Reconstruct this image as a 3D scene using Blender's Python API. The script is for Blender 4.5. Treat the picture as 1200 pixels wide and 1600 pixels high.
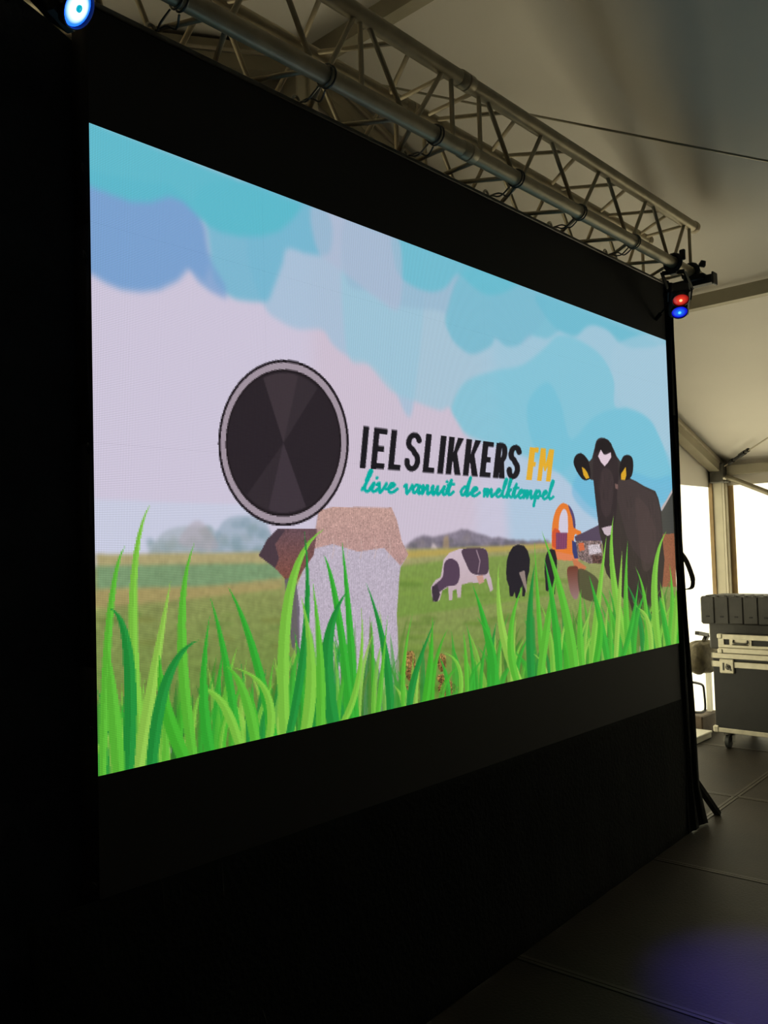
import bpy, math, random
import numpy as np
from mathutils import Vector, Matrix

random.seed(7)
rng = np.random.default_rng(7)
for o in list(bpy.data.objects):
    bpy.data.objects.remove(o)
scene = bpy.context.scene
COL = scene.collection

# ------------------------------------------------------------------ camera
# axes: x along the LED wall (0..3 m), y away from the audience, z up, deck at z = 0
CAM = np.array([-0.954006, -1.749574, 1.373128])
ROT = np.array([[0.67757525, -0.73489397, -0.02868153],
                [0.01236987, 0.05038063, -0.99865348],
                [0.73534942, 0.67630810, 0.04322721]])
F, CX, CY = 1331.842, 600.435, 806.377
cd = bpy.data.cameras.new('camera')
cam = bpy.data.objects.new('camera', cd)
COL.objects.link(cam)
cd.sensor_fit = 'HORIZONTAL'
cd.sensor_width = 36.0
cd.lens = F / 1200 * 36
cd.shift_x = (600 - CX) / 1200
cd.shift_y = (CY - 800) / 1200
cd.clip_start = 0.02
r, u, b = ROT[0], -ROT[1], -ROT[2]
cam.matrix_world = Matrix(((r[0], u[0], b[0], CAM[0]), (r[1], u[1], b[1], CAM[1]), (r[2], u[2], b[2], CAM[2]), (0, 0, 0, 1)))
scene.camera = cam


def ray(px, py):
    return ROT.T @ np.array([(px - CX) / F, (py - CY) / F, 1.0])


def on_y(px, py, y=0.0):
    d = ray(px, py)
    return CAM + d * (y - CAM[1]) / d[1]


def on_x(px, py, x):
    d = ray(px, py)
    return CAM + d * (x - CAM[0]) / d[0]


# ------------------------------------------------------------------ sky, sun, exposure
world = bpy.data.worlds.new('world')
scene.world = world
world.use_nodes = True
bg = world.node_tree.nodes['Background']
bg.inputs[0].default_value = (1.0, 0.97, 0.90, 1)
bg.inputs[1].default_value = 3.7
sd = bpy.data.lights.new('sun', 'SUN')
sd.energy = 6.6
sd.angle = 0.05
sd.color = (1.0, 0.95, 0.84)
sun = bpy.data.objects.new('sun', sd)
COL.objects.link(sun)
sun.location = (12, 8, 9)
sun.rotation_euler = Vector((-0.62, -0.42, -0.55)).to_track_quat('-Z', 'Y').to_euler()
vs = scene.view_settings
vs.view_transform = 'Standard'
vs.look = 'None'
vs.gamma = 1.0
vs.exposure = 0.0
vs.use_curve_mapping = False


# ------------------------------------------------------------------ materials
def srgb(c):
    return tuple((v / 255 / 12.92) if v / 255 <= 0.04045 else ((v / 255 + 0.055) / 1.055) ** 2.4 for v in c)


def mat(name, col, rough=0.6, metal=0.0, noise=0.0, scale=8.0, bump=0.0, bscale=60.0, spec=0.5, coords='Object'):
    m = bpy.data.materials.new(name)
    m.use_nodes = True
    nt = m.node_tree
    p = nt.nodes['Principled BSDF']
    p.inputs['Roughness'].default_value = rough
    p.inputs['Metallic'].default_value = metal
    p.inputs['Specular IOR Level'].default_value = spec
    c = srgb(col)
    p.inputs['Base Color'].default_value = (*c, 1)
    tc = nt.nodes.new('ShaderNodeTexCoord')
    if noise:
        n = nt.nodes.new('ShaderNodeTexNoise')
        n.inputs['Scale'].default_value = scale
        n.inputs['Detail'].default_value = 6
        nt.links.new(tc.outputs[coords], n.inputs['Vector'])
        rp = nt.nodes.new('ShaderNodeValToRGB')
        rp.color_ramp.elements[0].position = 0.3
        rp.color_ramp.elements[1].position = 0.7
        rp.color_ramp.elements[0].color = (*[max(0, v * (1 - noise)) for v in c], 1)
        rp.color_ramp.elements[1].color = (*[min(1, v * (1 + noise)) for v in c], 1)
        nt.links.new(n.outputs['Fac'], rp.inputs[0])
        nt.links.new(rp.outputs[0], p.inputs['Base Color'])
    if bump:
        n2 = nt.nodes.new('ShaderNodeTexNoise')
        n2.inputs['Scale'].default_value = bscale
        n2.inputs['Detail'].default_value = 4
        nt.links.new(tc.outputs[coords], n2.inputs['Vector'])
        bp = nt.nodes.new('ShaderNodeBump')
        bp.inputs['Strength'].default_value = bump
        bp.inputs['Distance'].default_value = 0.02
        nt.links.new(n2.outputs['Fac'], bp.inputs['Height'])
        nt.links.new(bp.outputs[0], p.inputs['Normal'])
    return m


def fabric_mat(name, col, transl, tcol):
    m = bpy.data.materials.new(name)
    m.use_nodes = True
    nt = m.node_tree
    nt.nodes.remove(nt.nodes['Principled BSDF'])
    out = nt.nodes['Material Output']
    d = nt.nodes.new('ShaderNodeBsdfDiffuse')
    tc = nt.nodes.new('ShaderNodeTexCoord')
    n = nt.nodes.new('ShaderNodeTexNoise')
    n.inputs['Scale'].default_value = 1.3
    n.inputs['Detail'].default_value = 5
    nt.links.new(tc.outputs['Object'], n.inputs['Vector'])
    rp = nt.nodes.new('ShaderNodeValToRGB')
    rp.color_ramp.elements[0].position = 0.35
    rp.color_ramp.elements[1].position = 0.65
    rp.color_ramp.elements[0].color = (*[v * 0.94 for v in col], 1)
    rp.color_ramp.elements[1].color = (*col, 1)
    nt.links.new(n.outputs['Fac'], rp.inputs[0])
    nt.links.new(rp.outputs[0], d.inputs['Color'])
    t = nt.nodes.new('ShaderNodeBsdfTranslucent')
    t.inputs['Color'].default_value = (*tcol, 1)
    mx = nt.nodes.new('ShaderNodeMixShader')
    mx.inputs[0].default_value = transl
    nt.links.new(d.outputs[0], mx.inputs[1])
    nt.links.new(t.outputs[0], mx.inputs[2])
    nt.links.new(mx.outputs[0], out.inputs['Surface'])
    return m


def emit_mat(name, mid, rim, strength, r0=0.006, r1=0.042):
    m = bpy.data.materials.new(name)
    m.use_nodes = True
    nt = m.node_tree
    p = nt.nodes['Principled BSDF']
    p.inputs['Base Color'].default_value = (0.02, 0.02, 0.02, 1)
    p.inputs['Roughness'].default_value = 0.15
    # the diode sits in the middle of the glass: colour and power fall off to the rim (object origin = lens centre)
    tc = nt.nodes.new('ShaderNodeTexCoord')
    ln = nt.nodes.new('ShaderNodeVectorMath')
    ln.operation = 'LENGTH'
    nt.links.new(tc.outputs['Object'], ln.inputs[0])
    mr = nt.nodes.new('ShaderNodeMapRange')
    mr.inputs['From Min'].default_value = r0
    mr.inputs['From Max'].default_value = r1
    nt.links.new(ln.outputs['Value'], mr.inputs['Value'])
    rp = nt.nodes.new('ShaderNodeValToRGB')
    rp.color_ramp.elements[0].color = (*mid, 1)
    rp.color_ramp.elements[1].color = (*rim, 1)
    nt.links.new(mr.outputs[0], rp.inputs[0])
    nt.links.new(rp.outputs[0], p.inputs['Emission Color'])
    p.inputs['Emission Strength'].default_value = strength
    return m


M = {}
M['roof'] = fabric_mat('white_roof_pvc', (0.72, 0.67, 0.60), 0.0, (0.8, 0.75, 0.6))
M['wallpvc'] = fabric_mat('translucent_wall_pvc', (0.80, 0.77, 0.70), 0.55, (0.95, 0.92, 0.71))
M['blackout'] = mat('added_daylight_block', (14, 14, 15), 0.95, bump=0.2, noise=0.3, spec=0.1)  # black given to the unseen walls so that no daylight comes through
M['drape'] = mat('black_drape', (52, 56, 64), 0.95, bump=0.25, noise=0.25, scale=5, spec=0.1)
M['skirt'] = mat('black_skirt_cloth', (19, 21, 21), 0.95, bump=0.25, noise=0.25, scale=5, spec=0.1)
M['alu'] = mat('brushed_aluminium', (176, 168, 152), 0.38, 0.85, noise=0.12, scale=20, bump=0.05, bscale=200)
M['truss'] = mat('truss_aluminium', (172, 158, 130), 0.42, 0.35, noise=0.15, scale=14, bump=0.05, bscale=150)
M['frame'] = mat('tent_frame_aluminium', (150, 142, 122), 0.5, 0.45, noise=0.1, scale=6, bump=0.05)
M['postpaint'] = mat('pale_post_aluminium', (196, 188, 166), 0.5, 0.15, noise=0.08, scale=6)
M['case_alu'] = mat('case_aluminium_edge', (205, 198, 176), 0.4, 0.4, noise=0.1, scale=25)
M['steel'] = mat('dark_steel', (92, 90, 84), 0.4, 0.8, noise=0.2, scale=30)
M['blackmetal'] = mat('black_painted_metal', (18, 18, 19), 0.45, 0.2, noise=0.2, scale=30)
M['bracket'] = mat('grey_black_bracket', (44, 42, 38), 0.5, 0.3, noise=0.2, scale=30)
M['blackplastic'] = mat('black_moulded_plastic', (60, 58, 54), 0.6, noise=0.2, scale=12, bump=0.1)
M['caseply'] = mat('black_case_ply', (27, 26, 24), 0.55, noise=0.15, scale=14, bump=0.1, bscale=300)
M['deck'] = mat('dark_deck_plywood', (37, 29, 20), 0.55, noise=0.35, scale=3.2, bump=0.12, bscale=90, spec=0.28)
M['deckrim'] = mat('deck_aluminium_rim', (54, 47, 37), 0.5, 0.1, noise=0.3, scale=9)
M['ground'] = mat('trampled_ground', (88, 86, 60), 0.95, noise=0.4, scale=2.5, bump=0.4)
M['white'] = mat('white_lacquer', (232, 228, 212), 0.45, noise=0.05, scale=6)
M['brown'] = mat('brown_crate_board', (84, 70, 56), 0.7, noise=0.3, scale=10)
M['keder'] = mat('tan_keder_webbing', (158, 134, 98), 0.8, noise=0.15)
M['rubber'] = mat('grey_rubber', (52, 54, 52), 0.6, noise=0.2, scale=30)
M['mottled'] = mat('mottled_grey_cloth', (112, 104, 84), 0.9, noise=0.55, scale=14, bump=0.4, bscale=40)
M['strap'] = mat('black_webbing', (13, 12, 11), 0.9, bump=0.2, noise=0.2, spec=0.1)
M['thread'] = mat('grey_cord', (48, 46, 42), 0.8, noise=0.2)
M['ledback'] = mat('led_cabinet_black', (20, 20, 21), 0.6, noise=0.15, scale=12)
M['blue_lens'] = emit_mat('blue_lamp_glass', (0.02, 0.22, 1.0), (0.004, 0.004, 0.55), 1.2, .004, .030)
M['red_lens'] = emit_mat('red_lamp_glass', (1.0, 0.06, 0.03), (0.16, 0.002, 0.002), 1.2, .004, .034)
M['core'] = emit_mat('led_core_glass', (0.1, 0.6, 1.0), (0.05, 0.4, 1.0), 1.6)
M['redcore'] = emit_mat('red_core_glass', (1.0, 0.6, 0.25), (1.0, 0.2, 0.1), 1.6)
M['bright_blue_lens'] = emit_mat('bright_blue_lamp_glass', (0.75, 1.0, 1.0), (0.01, 0.10, 1.0), 3.0, .015, .034)
M['teal_core'] = emit_mat('teal_core_glass', (0.0, 0.45, 0.6), (0.0, 0.4, 0.6), 1.0)


# ------------------------------------------------------------------ mesh helpers
class MB:
    def __init__(self):
        self.v, self.f = [], []

    def add(self, vs_, fs_):
        n = len(self.v)
        self.v += [tuple(map(float, p)) for p in vs_]
        self.f += [tuple(i + n for i in f) for f in fs_]
        return self

    def box(self, a, c, bev=0.0):
        (x0, y0, z0), (x1, y1, z1) = a, c
        x0, x1 = min(x0, x1), max(x0, x1)
        y0, y1 = min(y0, y1), max(y0, y1)
        z0, z1 = min(z0, z1), max(z0, z1)
        if bev <= 0:
            return self.add([(x0, y0, z0), (x1, y0, z0), (x1, y1, z0), (x0, y1, z0), (x0, y0, z1), (x1, y0, z1), (x1, y1, z1), (x0, y1, z1)],
                            [(0, 3, 2, 1), (4, 5, 6, 7), (0, 1, 5, 4), (1, 2, 6, 5), (2, 3, 7, 6), (3, 0, 4, 7)])
        bev = min(bev, (x1 - x0) / 2.01, (y1 - y0) / 2.01, (z1 - z0) / 2.01)
        ring = lambda d, z: [(x0 + d, y0 + bev, z), (x0 + bev, y0 + d, z), (x1 - bev, y0 + d, z), (x1 - d, y0 + bev, z),
                             (x1 - d, y1 - bev, z), (x1 - bev, y1 - d, z), (x0 + bev, y1 - d, z), (x0 + d, y1 - bev, z)]
        vs_ = ring(bev * .999, z0) + ring(0, z0 + bev) + ring(0, z1 - bev) + ring(bev * .999, z1)
        fs_ = [tuple(reversed(range(8))), tuple(range(24, 32))]
        for k in range(3):
            for i in range(8):
                j = (i + 1) % 8
                fs_.append((k * 8 + i, k * 8 + j, k * 8 + 8 + j, k * 8 + 8 + i))
        return self.add(vs_, fs_)

    def obox(self, p, q, w, h, up=(0, 0, 1)):
        """box bar from p to q with width w and height h"""
        p, q = Vector(p), Vector(q)
        d = (q - p).normalized()
        s = d.cross(Vector(up))
        if s.length < 1e-6:
            s = d.cross(Vector((1, 0, 0)))
        s.normalize()
        t = s.cross(d)
        vs_ = []
        for c in (p, q):
            for a, b_ in ((-1, -1), (1, -1), (1, 1), (-1, 1)):
                vs_.append(c + s * (a * w / 2) + t * (b_ * h / 2))
        return self.add(vs_, [(3, 2, 1, 0), (4, 5, 6, 7), (0, 1, 5, 4), (1, 2, 6, 5), (2, 3, 7, 6), (3, 0, 4, 7)])

    def tube(self, pts, rad, n=10, closed=False, cap=True):
        pts = [Vector(p) for p in pts]
        N = len(pts)
        rads = rad if isinstance(rad, (list, tuple)) else [rad] * N
        prev = None
        vs_ = []
        for i, p in enumerate(pts):
            a = pts[(i - 1) % N] if (closed or i > 0) else p
            c = pts[(i + 1) % N] if (closed or i < N - 1) else p
            d = (c - a)
            d = d.normalized() if d.length > 1e-9 else Vector((0, 0, 1))
            if prev is None:
                s = d.cross(Vector((0, 0, 1)))
                if s.length < 1e-3:
                    s = d.cross(Vector((1, 0, 0)))
            else:
                s = prev - d * prev.dot(d)
            s.normalize()
            prev = s
            t = d.cross(s)
            for k in range(n):
                an = 2 * math.pi * k / n
                vs_.append(p + (s * math.cos(an) + t * math.sin(an)) * rads[i])
        fs_ = []
        for i in range(N if closed else N - 1):
            j = (i + 1) % N
            for k in range(n):
                l = (k + 1) % n
                fs_.append((i * n + k, i * n + l, j * n + l, j * n + k))
        if cap and not closed:
            fs_.append(tuple(reversed(range(n))))
            fs_.append(tuple(range((N - 1) * n, N * n)))
        return self.add(vs_, fs_)

    def lathe(self, prof, c, axis, n=24):
        """profile (r, h) turned round an axis through c"""
        c, ax = Vector(c), Vector(axis).normalized()
        s = ax.cross(Vector((0, 0, 1)))
        if s.length < 1e-3:
            s = ax.cross(Vector((1, 0, 0)))
        s.normalize()
        t = ax.cross(s)
        vs_, fs_ = [], []
        for rr, h in prof:
            for k in range(n):
                an = 2 * math.pi * k / n
                vs_.append(c + ax * h + (s * math.cos(an) + t * math.sin(an)) * rr)
        for i in range(len(prof) - 1):
            for k in range(n):
                l = (k + 1) % n
                fs_.append((i * n + k, i * n + l, (i + 1) * n + l, (i + 1) * n + k))
        fs_.append(tuple(reversed(range(n))))
        fs_.append(tuple(range((len(prof) - 1) * n, len(prof) * n)))
        return self.add(vs_, fs_)

    def grid(self, pts):
        """pts[i][j] grid of points -> quads"""
        R_, C_ = len(pts), len(pts[0])
        vs_ = [p for row in pts for p in row]
        fs_ = [(i * C_ + j, i * C_ + j + 1, (i + 1) * C_ + j + 1, (i + 1) * C_ + j) for i in range(R_ - 1) for j in range(C_ - 1)]
        return self.add(vs_, fs_)

    def build(self, name, m, parent=None, smooth=False, origin=None):
        o0 = Vector(origin) if origin is not None else (Vector(parent['_o']) if parent is not None and '_o' in parent else Vector((0, 0, 0)))
        me = bpy.data.meshes.new(name)
        me.from_pydata([(p[0] - o0[0], p[1] - o0[1], p[2] - o0[2]) for p in self.v], [], self.f)
        me.update()
        me.materials.append(m if not isinstance(m, str) else M[m])
        if smooth:
            me.polygons.foreach_set('use_smooth', [True] * len(me.polygons))
            try:
                me.set_sharp_from_angle(angle=math.radians(40))
            except Exception:
                pass
        o = bpy.data.objects.new(name, me)
        COL.objects.link(o)
        if parent is not None:
            o.parent = parent
            if origin is not None and '_o' in parent:
                o.location = o0 - Vector(parent['_o'])
        elif origin is not None:
            o.location = o0
        if origin is not None or parent is not None:
            ORIG[o.name] = o0
        o['_o'] = list(o0)
        return o


ORIG = {}


def tag(o, label, cat=None, group=None, kind=None):
    o['label'] = label
    if cat:
        o['category'] = cat
    if group:
        o['group'] = group
    if kind:
        o['kind'] = kind
    return o


def thing(name, label, cat, loc, group=None):
    o = bpy.data.objects.new(name, None)
    COL.objects.link(o)
    o.location = loc
    o['_o'] = list(loc)
    o.empty_display_size = 0.1
    return tag(o, label, cat, group)


# ------------------------------------------------------------------ the tent (structure)
XE, ZE, YG, SL, XR = 6.0, 1.98, 0.93, 0.338, 1.5   # eave, gable wall, roof slope, ridge
ZR = ZE + SL * (XE - XR)
XL = 2 * XR - XE
YF, ZG = -9.07, -0.42
BAYS = [YG, -4.07, YF]


def roof_z(x):
    return ZR - SL * abs(x - XR)


# ceiling: the fabric lies on the rafters and purlins
mb = MB()
xs = [XL - .125 + (XE - XL + .25) * i / 74 for i in range(75)]
ys = [YG + .12 + (YF - YG - .2) * j / 40 for j in range(41)]
g = []
for y in ys:
    row = []
    for x in xs:
        row.append((x, y, roof_z(x) + 0.075))
    g.append(row)
mb.grid(g)
roof = mb.build('ceiling', 'roof', smooth=True)
tag(roof, 'white pitched marquee roof fabric seen from below', kind='structure')

mb = MB()   # gable triangle
mb.add([(XL - .1, YG + 0.07, ZE), (XE + .1, YG + 0.07, ZE), (XE + .1, YG + 0.07, ZE + .075), (XR, YG + 0.07, ZR + .075), (XL, YG + 0.07, ZE + .075)], [(0, 1, 2, 3, 4)])
gt = mb.build('wall_gable', 'roof')
tag(gt, 'opaque white fabric gable triangle under the roof peak', kind='structure')


def wall(name, p, q, z0, z1, m, label, dz=0.0):
    mb_ = MB()
    n = 48
    p, q = Vector(p), Vector(q)
    nn = Vector((-(q - p).y, (q - p).x, 0)).normalized()
    rows = []
    for zz in [z0 + (z1 - z0) * k / 6 for k in range(7)]:
        rows.append([(p + (q - p) * (i / n) + nn * (0.012 * math.sin(i * 1.7 + zz) * math.sin(math.pi * i / n))).to_tuple()[:2] + (zz,) for i in range(n + 1)])
    mb_.grid(rows)
    o = mb_.build(name, m, smooth=True)
    return tag(o, label, kind='structure')


wall('wall_back', (XL - .1, YG + .08, 0), (XE + .1, YG + .08, 0), ZG, ZE, 'wallpvc', 'cream daylit marquee gable wall behind the screen')
wall('wall_right', (XE + .08, YG + .08, 0), (XE + .08, -2.2, 0), ZG, ZE + .06, 'wallpvc', 'cream daylit marquee side wall behind the flight case')
wall('wall_right_front', (XE + .08, -2.2, 0), (XE + .08, YF, 0), ZG, ZE + .06, 'blackout', 'unseen front stretch of the side wall, made dark to hold back daylight')  # out of view; blackness added so the roof dims away from the corner
wall('wall_left', (XL - .08, YG + .08, 0), (XL - .08, YF, 0), ZG, ZE + .06, 'blackout', 'unseen left wall of the marquee, made dark to hold back daylight')  # unseen wall, dark cloth added to keep the interior dim
mb = MB()
mb.add([(XL - .1, YF, ZG), (XE + .1, YF, ZG), (XE + .1, YF, ZE + .08), (XR, YF, ZR + .08), (XL - .1, YF, ZE + .08)], [(0, 1, 2, 3, 4)])
tag(mb.build('wall_front', 'blackout'), 'unseen front end of the marquee, made dark to hold back daylight', kind='structure')  # closes the tent behind the camera, black to stop sky light

# opaque valance that hangs from the roof edge over the walls
mb = MB()
mb.grid([[(XE + .05, YG + .12 - k * .25, z) for k in range(16)] for z in (ZE + .085, ZE - .14)])
v1 = mb.build('trim_1', 'roof')
tag(v1, 'opaque fabric valance along the side wall top', kind='structure')
mb = MB()
mb.grid([[(XL + k * .5, YG + .055, z) for k in range(19)] for z in (ZE + .02, ZE - .15)])
tag(mb.build('trim_2', 'roof'), 'opaque fabric valance along the gable wall top', kind='structure')

mb = MB()
mb.add([(-14, -20, ZG), (22, -20, ZG), (22, 14, ZG), (-14, 14, ZG)], [(0, 1, 2, 3)])
tag(mb.build('ground', 'ground'), 'trampled ground under the marquee', kind='structure')

# stage deck panels: rows turned 2.4 degrees to the screen, one object per panel
fl = bpy.data.objects.new('floor', None)
COL.objects.link(fl)
fl.location = (0, 0, 0)
fl['_o'] = [0, 0, 0]
tag(fl, 'dark plywood stage deck of large panels with metal rims', kind='structure')
AN = math.radians(2.4)
ca, sa = math.cos(AN), math.sin(AN)
DK = 1.135


def dk(lx, ly, z):
    return (2.62 + lx * ca - ly * sa, 0.004 + lx * sa + ly * ca, z)


pan = rim = None
for ry in (0, 1, 2):
    for ix in range(-4, 3):
        x0, x1 = ix * DK, (ix + 1) * DK
        y0, y1 = ((-2.25, 0.0), (0.0, 0.86), (-4.5, -2.25))[ry]
        if ry == 2 and ix > 1:
            continue
        gpx = 0.006
        mb = MB()
        mb.box((x0 + gpx + .012, y0 + gpx + .012, -.035), (x1 - gpx - .012, y1 - gpx - .012, 0.0), .002)
        mb.v = [dk(*p) for p in mb.v]
        p = mb.build('deck_panel', 'deck', fl)
        mb = MB()
        for a_, c_ in (((x0 + .002, y0 + .002), (x1 - .002, y0 + .017)), ((x0 + .002, y1 - .017), (x1 - .002, y1 - .002)),
                       ((x0 + .002, y0 + .017), (x0 + .017, y1 - .017)), ((x1 - .017, y0 + .017), (x1 - .002, y1 - .017))):
            mb.box((a_[0], a_[1], -.10), (c_[0], c_[1], .002))
        mb.v = [dk(*p_) for p_ in mb.v]
        mb.build('deck_rim', 'deckrim', p)
        if ry != 2:
            mb = MB()
            for lx, ly in ((x0 + .06, y0 + .06), (x1 - .06, y0 + .06), (x0 + .06, y1 - .06), (x1 - .06, y1 - .06)):
                mb.tube([dk(lx, ly, ZG), dk(lx, ly, -.04)], .022, 8)
            mb.build('deck_legs', 'steel', p)

# ------------------------------------------------------------------ tent frame
tf = thing('tent_frame', 'aluminium marquee frame with posts, rafters, purlins and brace cables', 'tent frame', (XE, YG, ZG))


def post(x, y, z1):
    mb_ = MB()
    w, d = .062, .045
    mb_.box((x - w, y - d, ZG), (x - .012, y + d, z1), .004)
    mb_.box((x + .012, y - d, ZG), (x + w, y + d, z1), .004)
    mb_.box((x - .02, y - d + .014, ZG), (x + .02, y + d, z1))
    return mb_.build('post', 'postpaint', tf)


post(XE, YG, ZE - .02)
post(XR, YG + .0, ZR - .06)
post(XE, -4.07, ZE - .02)
post(XL, YG, ZE - .02)
post(XL, -4.07, ZE - .02)
for y in BAYS[:2]:
    for s in (1, -1):
        xe = XE if s == 1 else XL
        mb = MB()
        mb.obox((xe, y, ZE), (XR, y, ZR), .085, .105, (0, 0, 1))
        rf = mb.build('rafter', 'frame', tf)
        mb = MB()
        mb.obox((xe - s * .1, y - .048, ZE + .045), (XR + s * .05, y - .048, ZR - .005), .012, .014, (0, 0, 1))
        mb.build('highlight_rail', 'alu', rf)  # bright strip stands in for the highlight along the rafter edge
for x, hh in ((XE, .0), (XL, .0), (XR, .0), ((XE + XR) / 2 + .02, .0), ((XL + XR) / 2 - .02, .0)):
    mb = MB()
    z = roof_z(x) - (.0 if x not in (XE, XL) else .02)
    mb.obox((x, YG, z), (x, YF, z), .06, .075)
    mb.build('purlin', 'frame', tf)
mb = MB()
mb.obox((XE - .02, YG - .03, ZE - .07), (XE - .02, -3.9, ZE - .07 - .478 * 4.8 * .40), .04, .04)
# eave corner plate with bolts
mbp = MB()
mbp.box((XE - .085, YG - .075, ZE - .12), (XE + .07, YG + .05, ZE + .04), .008)
pl = mbp.build('corner_joint', 'steel', tf)
for dx, dz_ in ((-.10, -.085), (.0, -.03), (.055, -.075)):
    mbb = MB()
    mbb.lathe([(.016, -.012), (.016, .004), (.010, .01)], (XE + dx, YG - .088, ZE + dz_), (0, -1, 0), 10)
    mbb.build('bolt', 'alu', pl)
# wall brace tube coming down towards the audience
mb = MB()
mb.tube([(XE - .03, YG - .06, 1.915), (XE - .03, YG - 3.4, 1.915 - 3.34 * .478)], .022, 10)
mb.build('wall_brace', 'frame', tf, True)
# crossed roof cables with turnbuckles
ca1 = [(XE - .08, YG - .08, ZE + .01), (XR + .05, -4.0, ZR - .04)]
ca2 = [(XR + .05, YG - .05, ZR - .03), (XE - .05, -4.0, ZE + .01)]
for cc in (ca1, ca2):
    mb = MB()
    a_, c_ = Vector(cc[0]), Vector(cc[1])
    pts = [a_.lerp(c_, t / 12) - Vector((0, 0, .03 * math.sin(math.pi * t / 12))) for t in range(13)]
    mb.tube(pts, .005, 6)
    cb = mb.build('brace_cable', 'frame', tf, True)
    if cc is ca1:
        mb = MB()
        for t0, t1, rr in ((.012, .022, .018), (.024, .036, .012), (.038, .05, .018), (.053, .058, .016)):
            mb.tube([a_.lerp(c_, t0), a_.lerp(c_, t1)], rr, 8)
        mb.build('turnbuckle', 'blackmetal', cb)
# keder flaps beside the corner post
mb = MB()
mb.box((XE + .066, YG - .02, ZG), (XE + .078, YG - .085, ZE - .12))
mb.box((XE - .078, YG + .03, ZG), (XE - .066, YG + .06, ZE - .12))
mb.build('keder_strip', 'keder', tf)
del mbp

# ------------------------------------------------------------------ LED wall: the picture it shows
NX, NZ = 768, 512                      # LED pixels of the wall, 128 x 128 for each tile
ZB, WH, WW = 0.6375, 2.0, 3.0
LIT0, LIT1 = 0.2647, 1.7257
SS = 2
GW, GH = NX * SS, NZ * SS
img = np.zeros((GH, GW, 3), np.float32)   # row 0 is the top


def R2(pts):
    out = []
    for px, py in pts:
        q = on_y(px, py, 0.0)
        out.append((q[0] / WW * GW, (1 - (q[2] - ZB) / WH) * GH))
    return np.array(out)


def fill(pts, col, alpha=1.0, grad=None, noise=0.0, raw=False):
    """fill a polygon given in photo pixels; col sRGB 0..255; grad = second colour reached at the polygon's bottom"""
    P = np.asarray(pts, float) if raw else R2(pts)
    x0, x1 = int(max(0, P[:, 0].min() - 1)), int(min(GW, P[:, 0].max() + 2))
    y0, y1 = int(max(0, P[:, 1].min() - 1)), int(min(GH, P[:, 1].max() + 2))
    if x1 <= x0 or y1 <= y0:
        return
    X = np.arange(x0, x1)[None, :] + .5
    Y = np.arange(y0, y1)[:, None] + .5
    ins = np.zeros((y1 - y0, x1 - x0), bool)
    n = len(P)
    for i in range(n):
        xa, ya = P[i]
        xb, yb = P[(i + 1) % n]
        if ya == yb:
            continue
        c = ((ya > Y) != (yb > Y))
        xi = (xb - xa) * (Y - ya) / (yb - ya) + xa
        ins ^= c & (X < xi)
    sub = img[y0:y1, x0:x1]
    c = np.array(col, np.float32)[None, None, :] / 255
    if grad is not None:
        t = np.clip((Y - P[:, 1].min()) / max(1, np.ptp(P[:, 1])), 0, 1)[..., None].astype(np.float32)
        c = c * (1 - t) + np.array(grad, np.float32)[None, None, :] / 255 * t
    c = np.broadcast_to(c, sub.shape)
    if noise:
        nz = rng.normal(0, noise, sub.shape[:2]).astype(np.float32)
        nz = (nz + np.roll(nz, 1, 1) + np.roll(nz, 1, 0)) / 1.7
        c = np.clip(c * (1 + nz[..., None]), 0, 1)
    a = (ins * alpha)[..., None]
    sub[:] = sub * (1 - a) + c * a


def blur(k, times=2):
    global img
    for _ in range(times):
        for ax in (0, 1):
            pad = [(0, 0)] * 3
            pad[ax] = (k + 1, k)
            cs_ = np.cumsum(np.pad(img, pad, mode='edge'), axis=ax, dtype=np.float64)
            n_ = img.shape[ax]
            img = ((np.take(cs_, range(2 * k + 1, 2 * k + 1 + n_), ax) - np.take(cs_, range(0, n_), ax)) / (2 * k + 1)).astype(np.float32)


def spline(pts, n=6, closed=True):
    """Catmull-Rom through the traced points"""
    P = [np.array(p, float) for p in pts]
    N = len(P)
    out = []
    for i in range(N if closed else N - 1):
        g_ = lambda k: P[k % N] if closed else P[min(max(k, 0), N - 1)]
        p0, p1, p2, p3 = g_(i - 1), g_(i), g_(i + 1), g_(i + 2)
        for k in range(n):
            t = k / n
            out.append(.5 * (2 * p1 + (p2 - p0) * t + (2 * p0 - 5 * p1 + 4 * p2 - p3) * t * t + (3 * p1 - p0 - 3 * p2 + p3) * t ** 3))
    if not closed:
        out.append(P[-1])
    return out


def crop(x0, y0, s):
    return lambda pts: [(x0 + a / s, y0 + c / s) for a, c in pts]


def circle(cx, cy, a, c, n=40):
    return [(cx + a * math.cos(2 * math.pi * k / n), cy + c * math.sin(2 * math.pi * k / n)) for k in range(n)]


def top_y(x):
    return 191 + (x - 139) * .3803


def bot_y(x):
    return 1214 - (x - 157) * .2326


def stroke(pts, w, col, alpha=1.0):
    """round brush line in photo pixels, w in pixels (number or list)"""
    ws = w if isinstance(w, (list, tuple)) else [w] * len(pts)
    for i in range(len(pts) - 1):
        (xa, ya), (xb, yb) = pts[i], pts[i + 1]
        d = math.hypot(xb - xa, yb - ya) or 1e-6
        nx, ny = -(yb - ya) / d, (xb - xa) / d
        a, c = ws[i] / 2, ws[i + 1] / 2
        fill([(xa + nx * a, ya + ny * a), (xb + nx * c, yb + ny * c), (xb - nx * c, yb - ny * c), (xa - nx * a, ya - ny * a)], col, alpha)
    for (x, y), ww in zip(pts, ws):
        fill(circle(x, y, ww / 2, ww / 2, 10), col, alpha)


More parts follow.
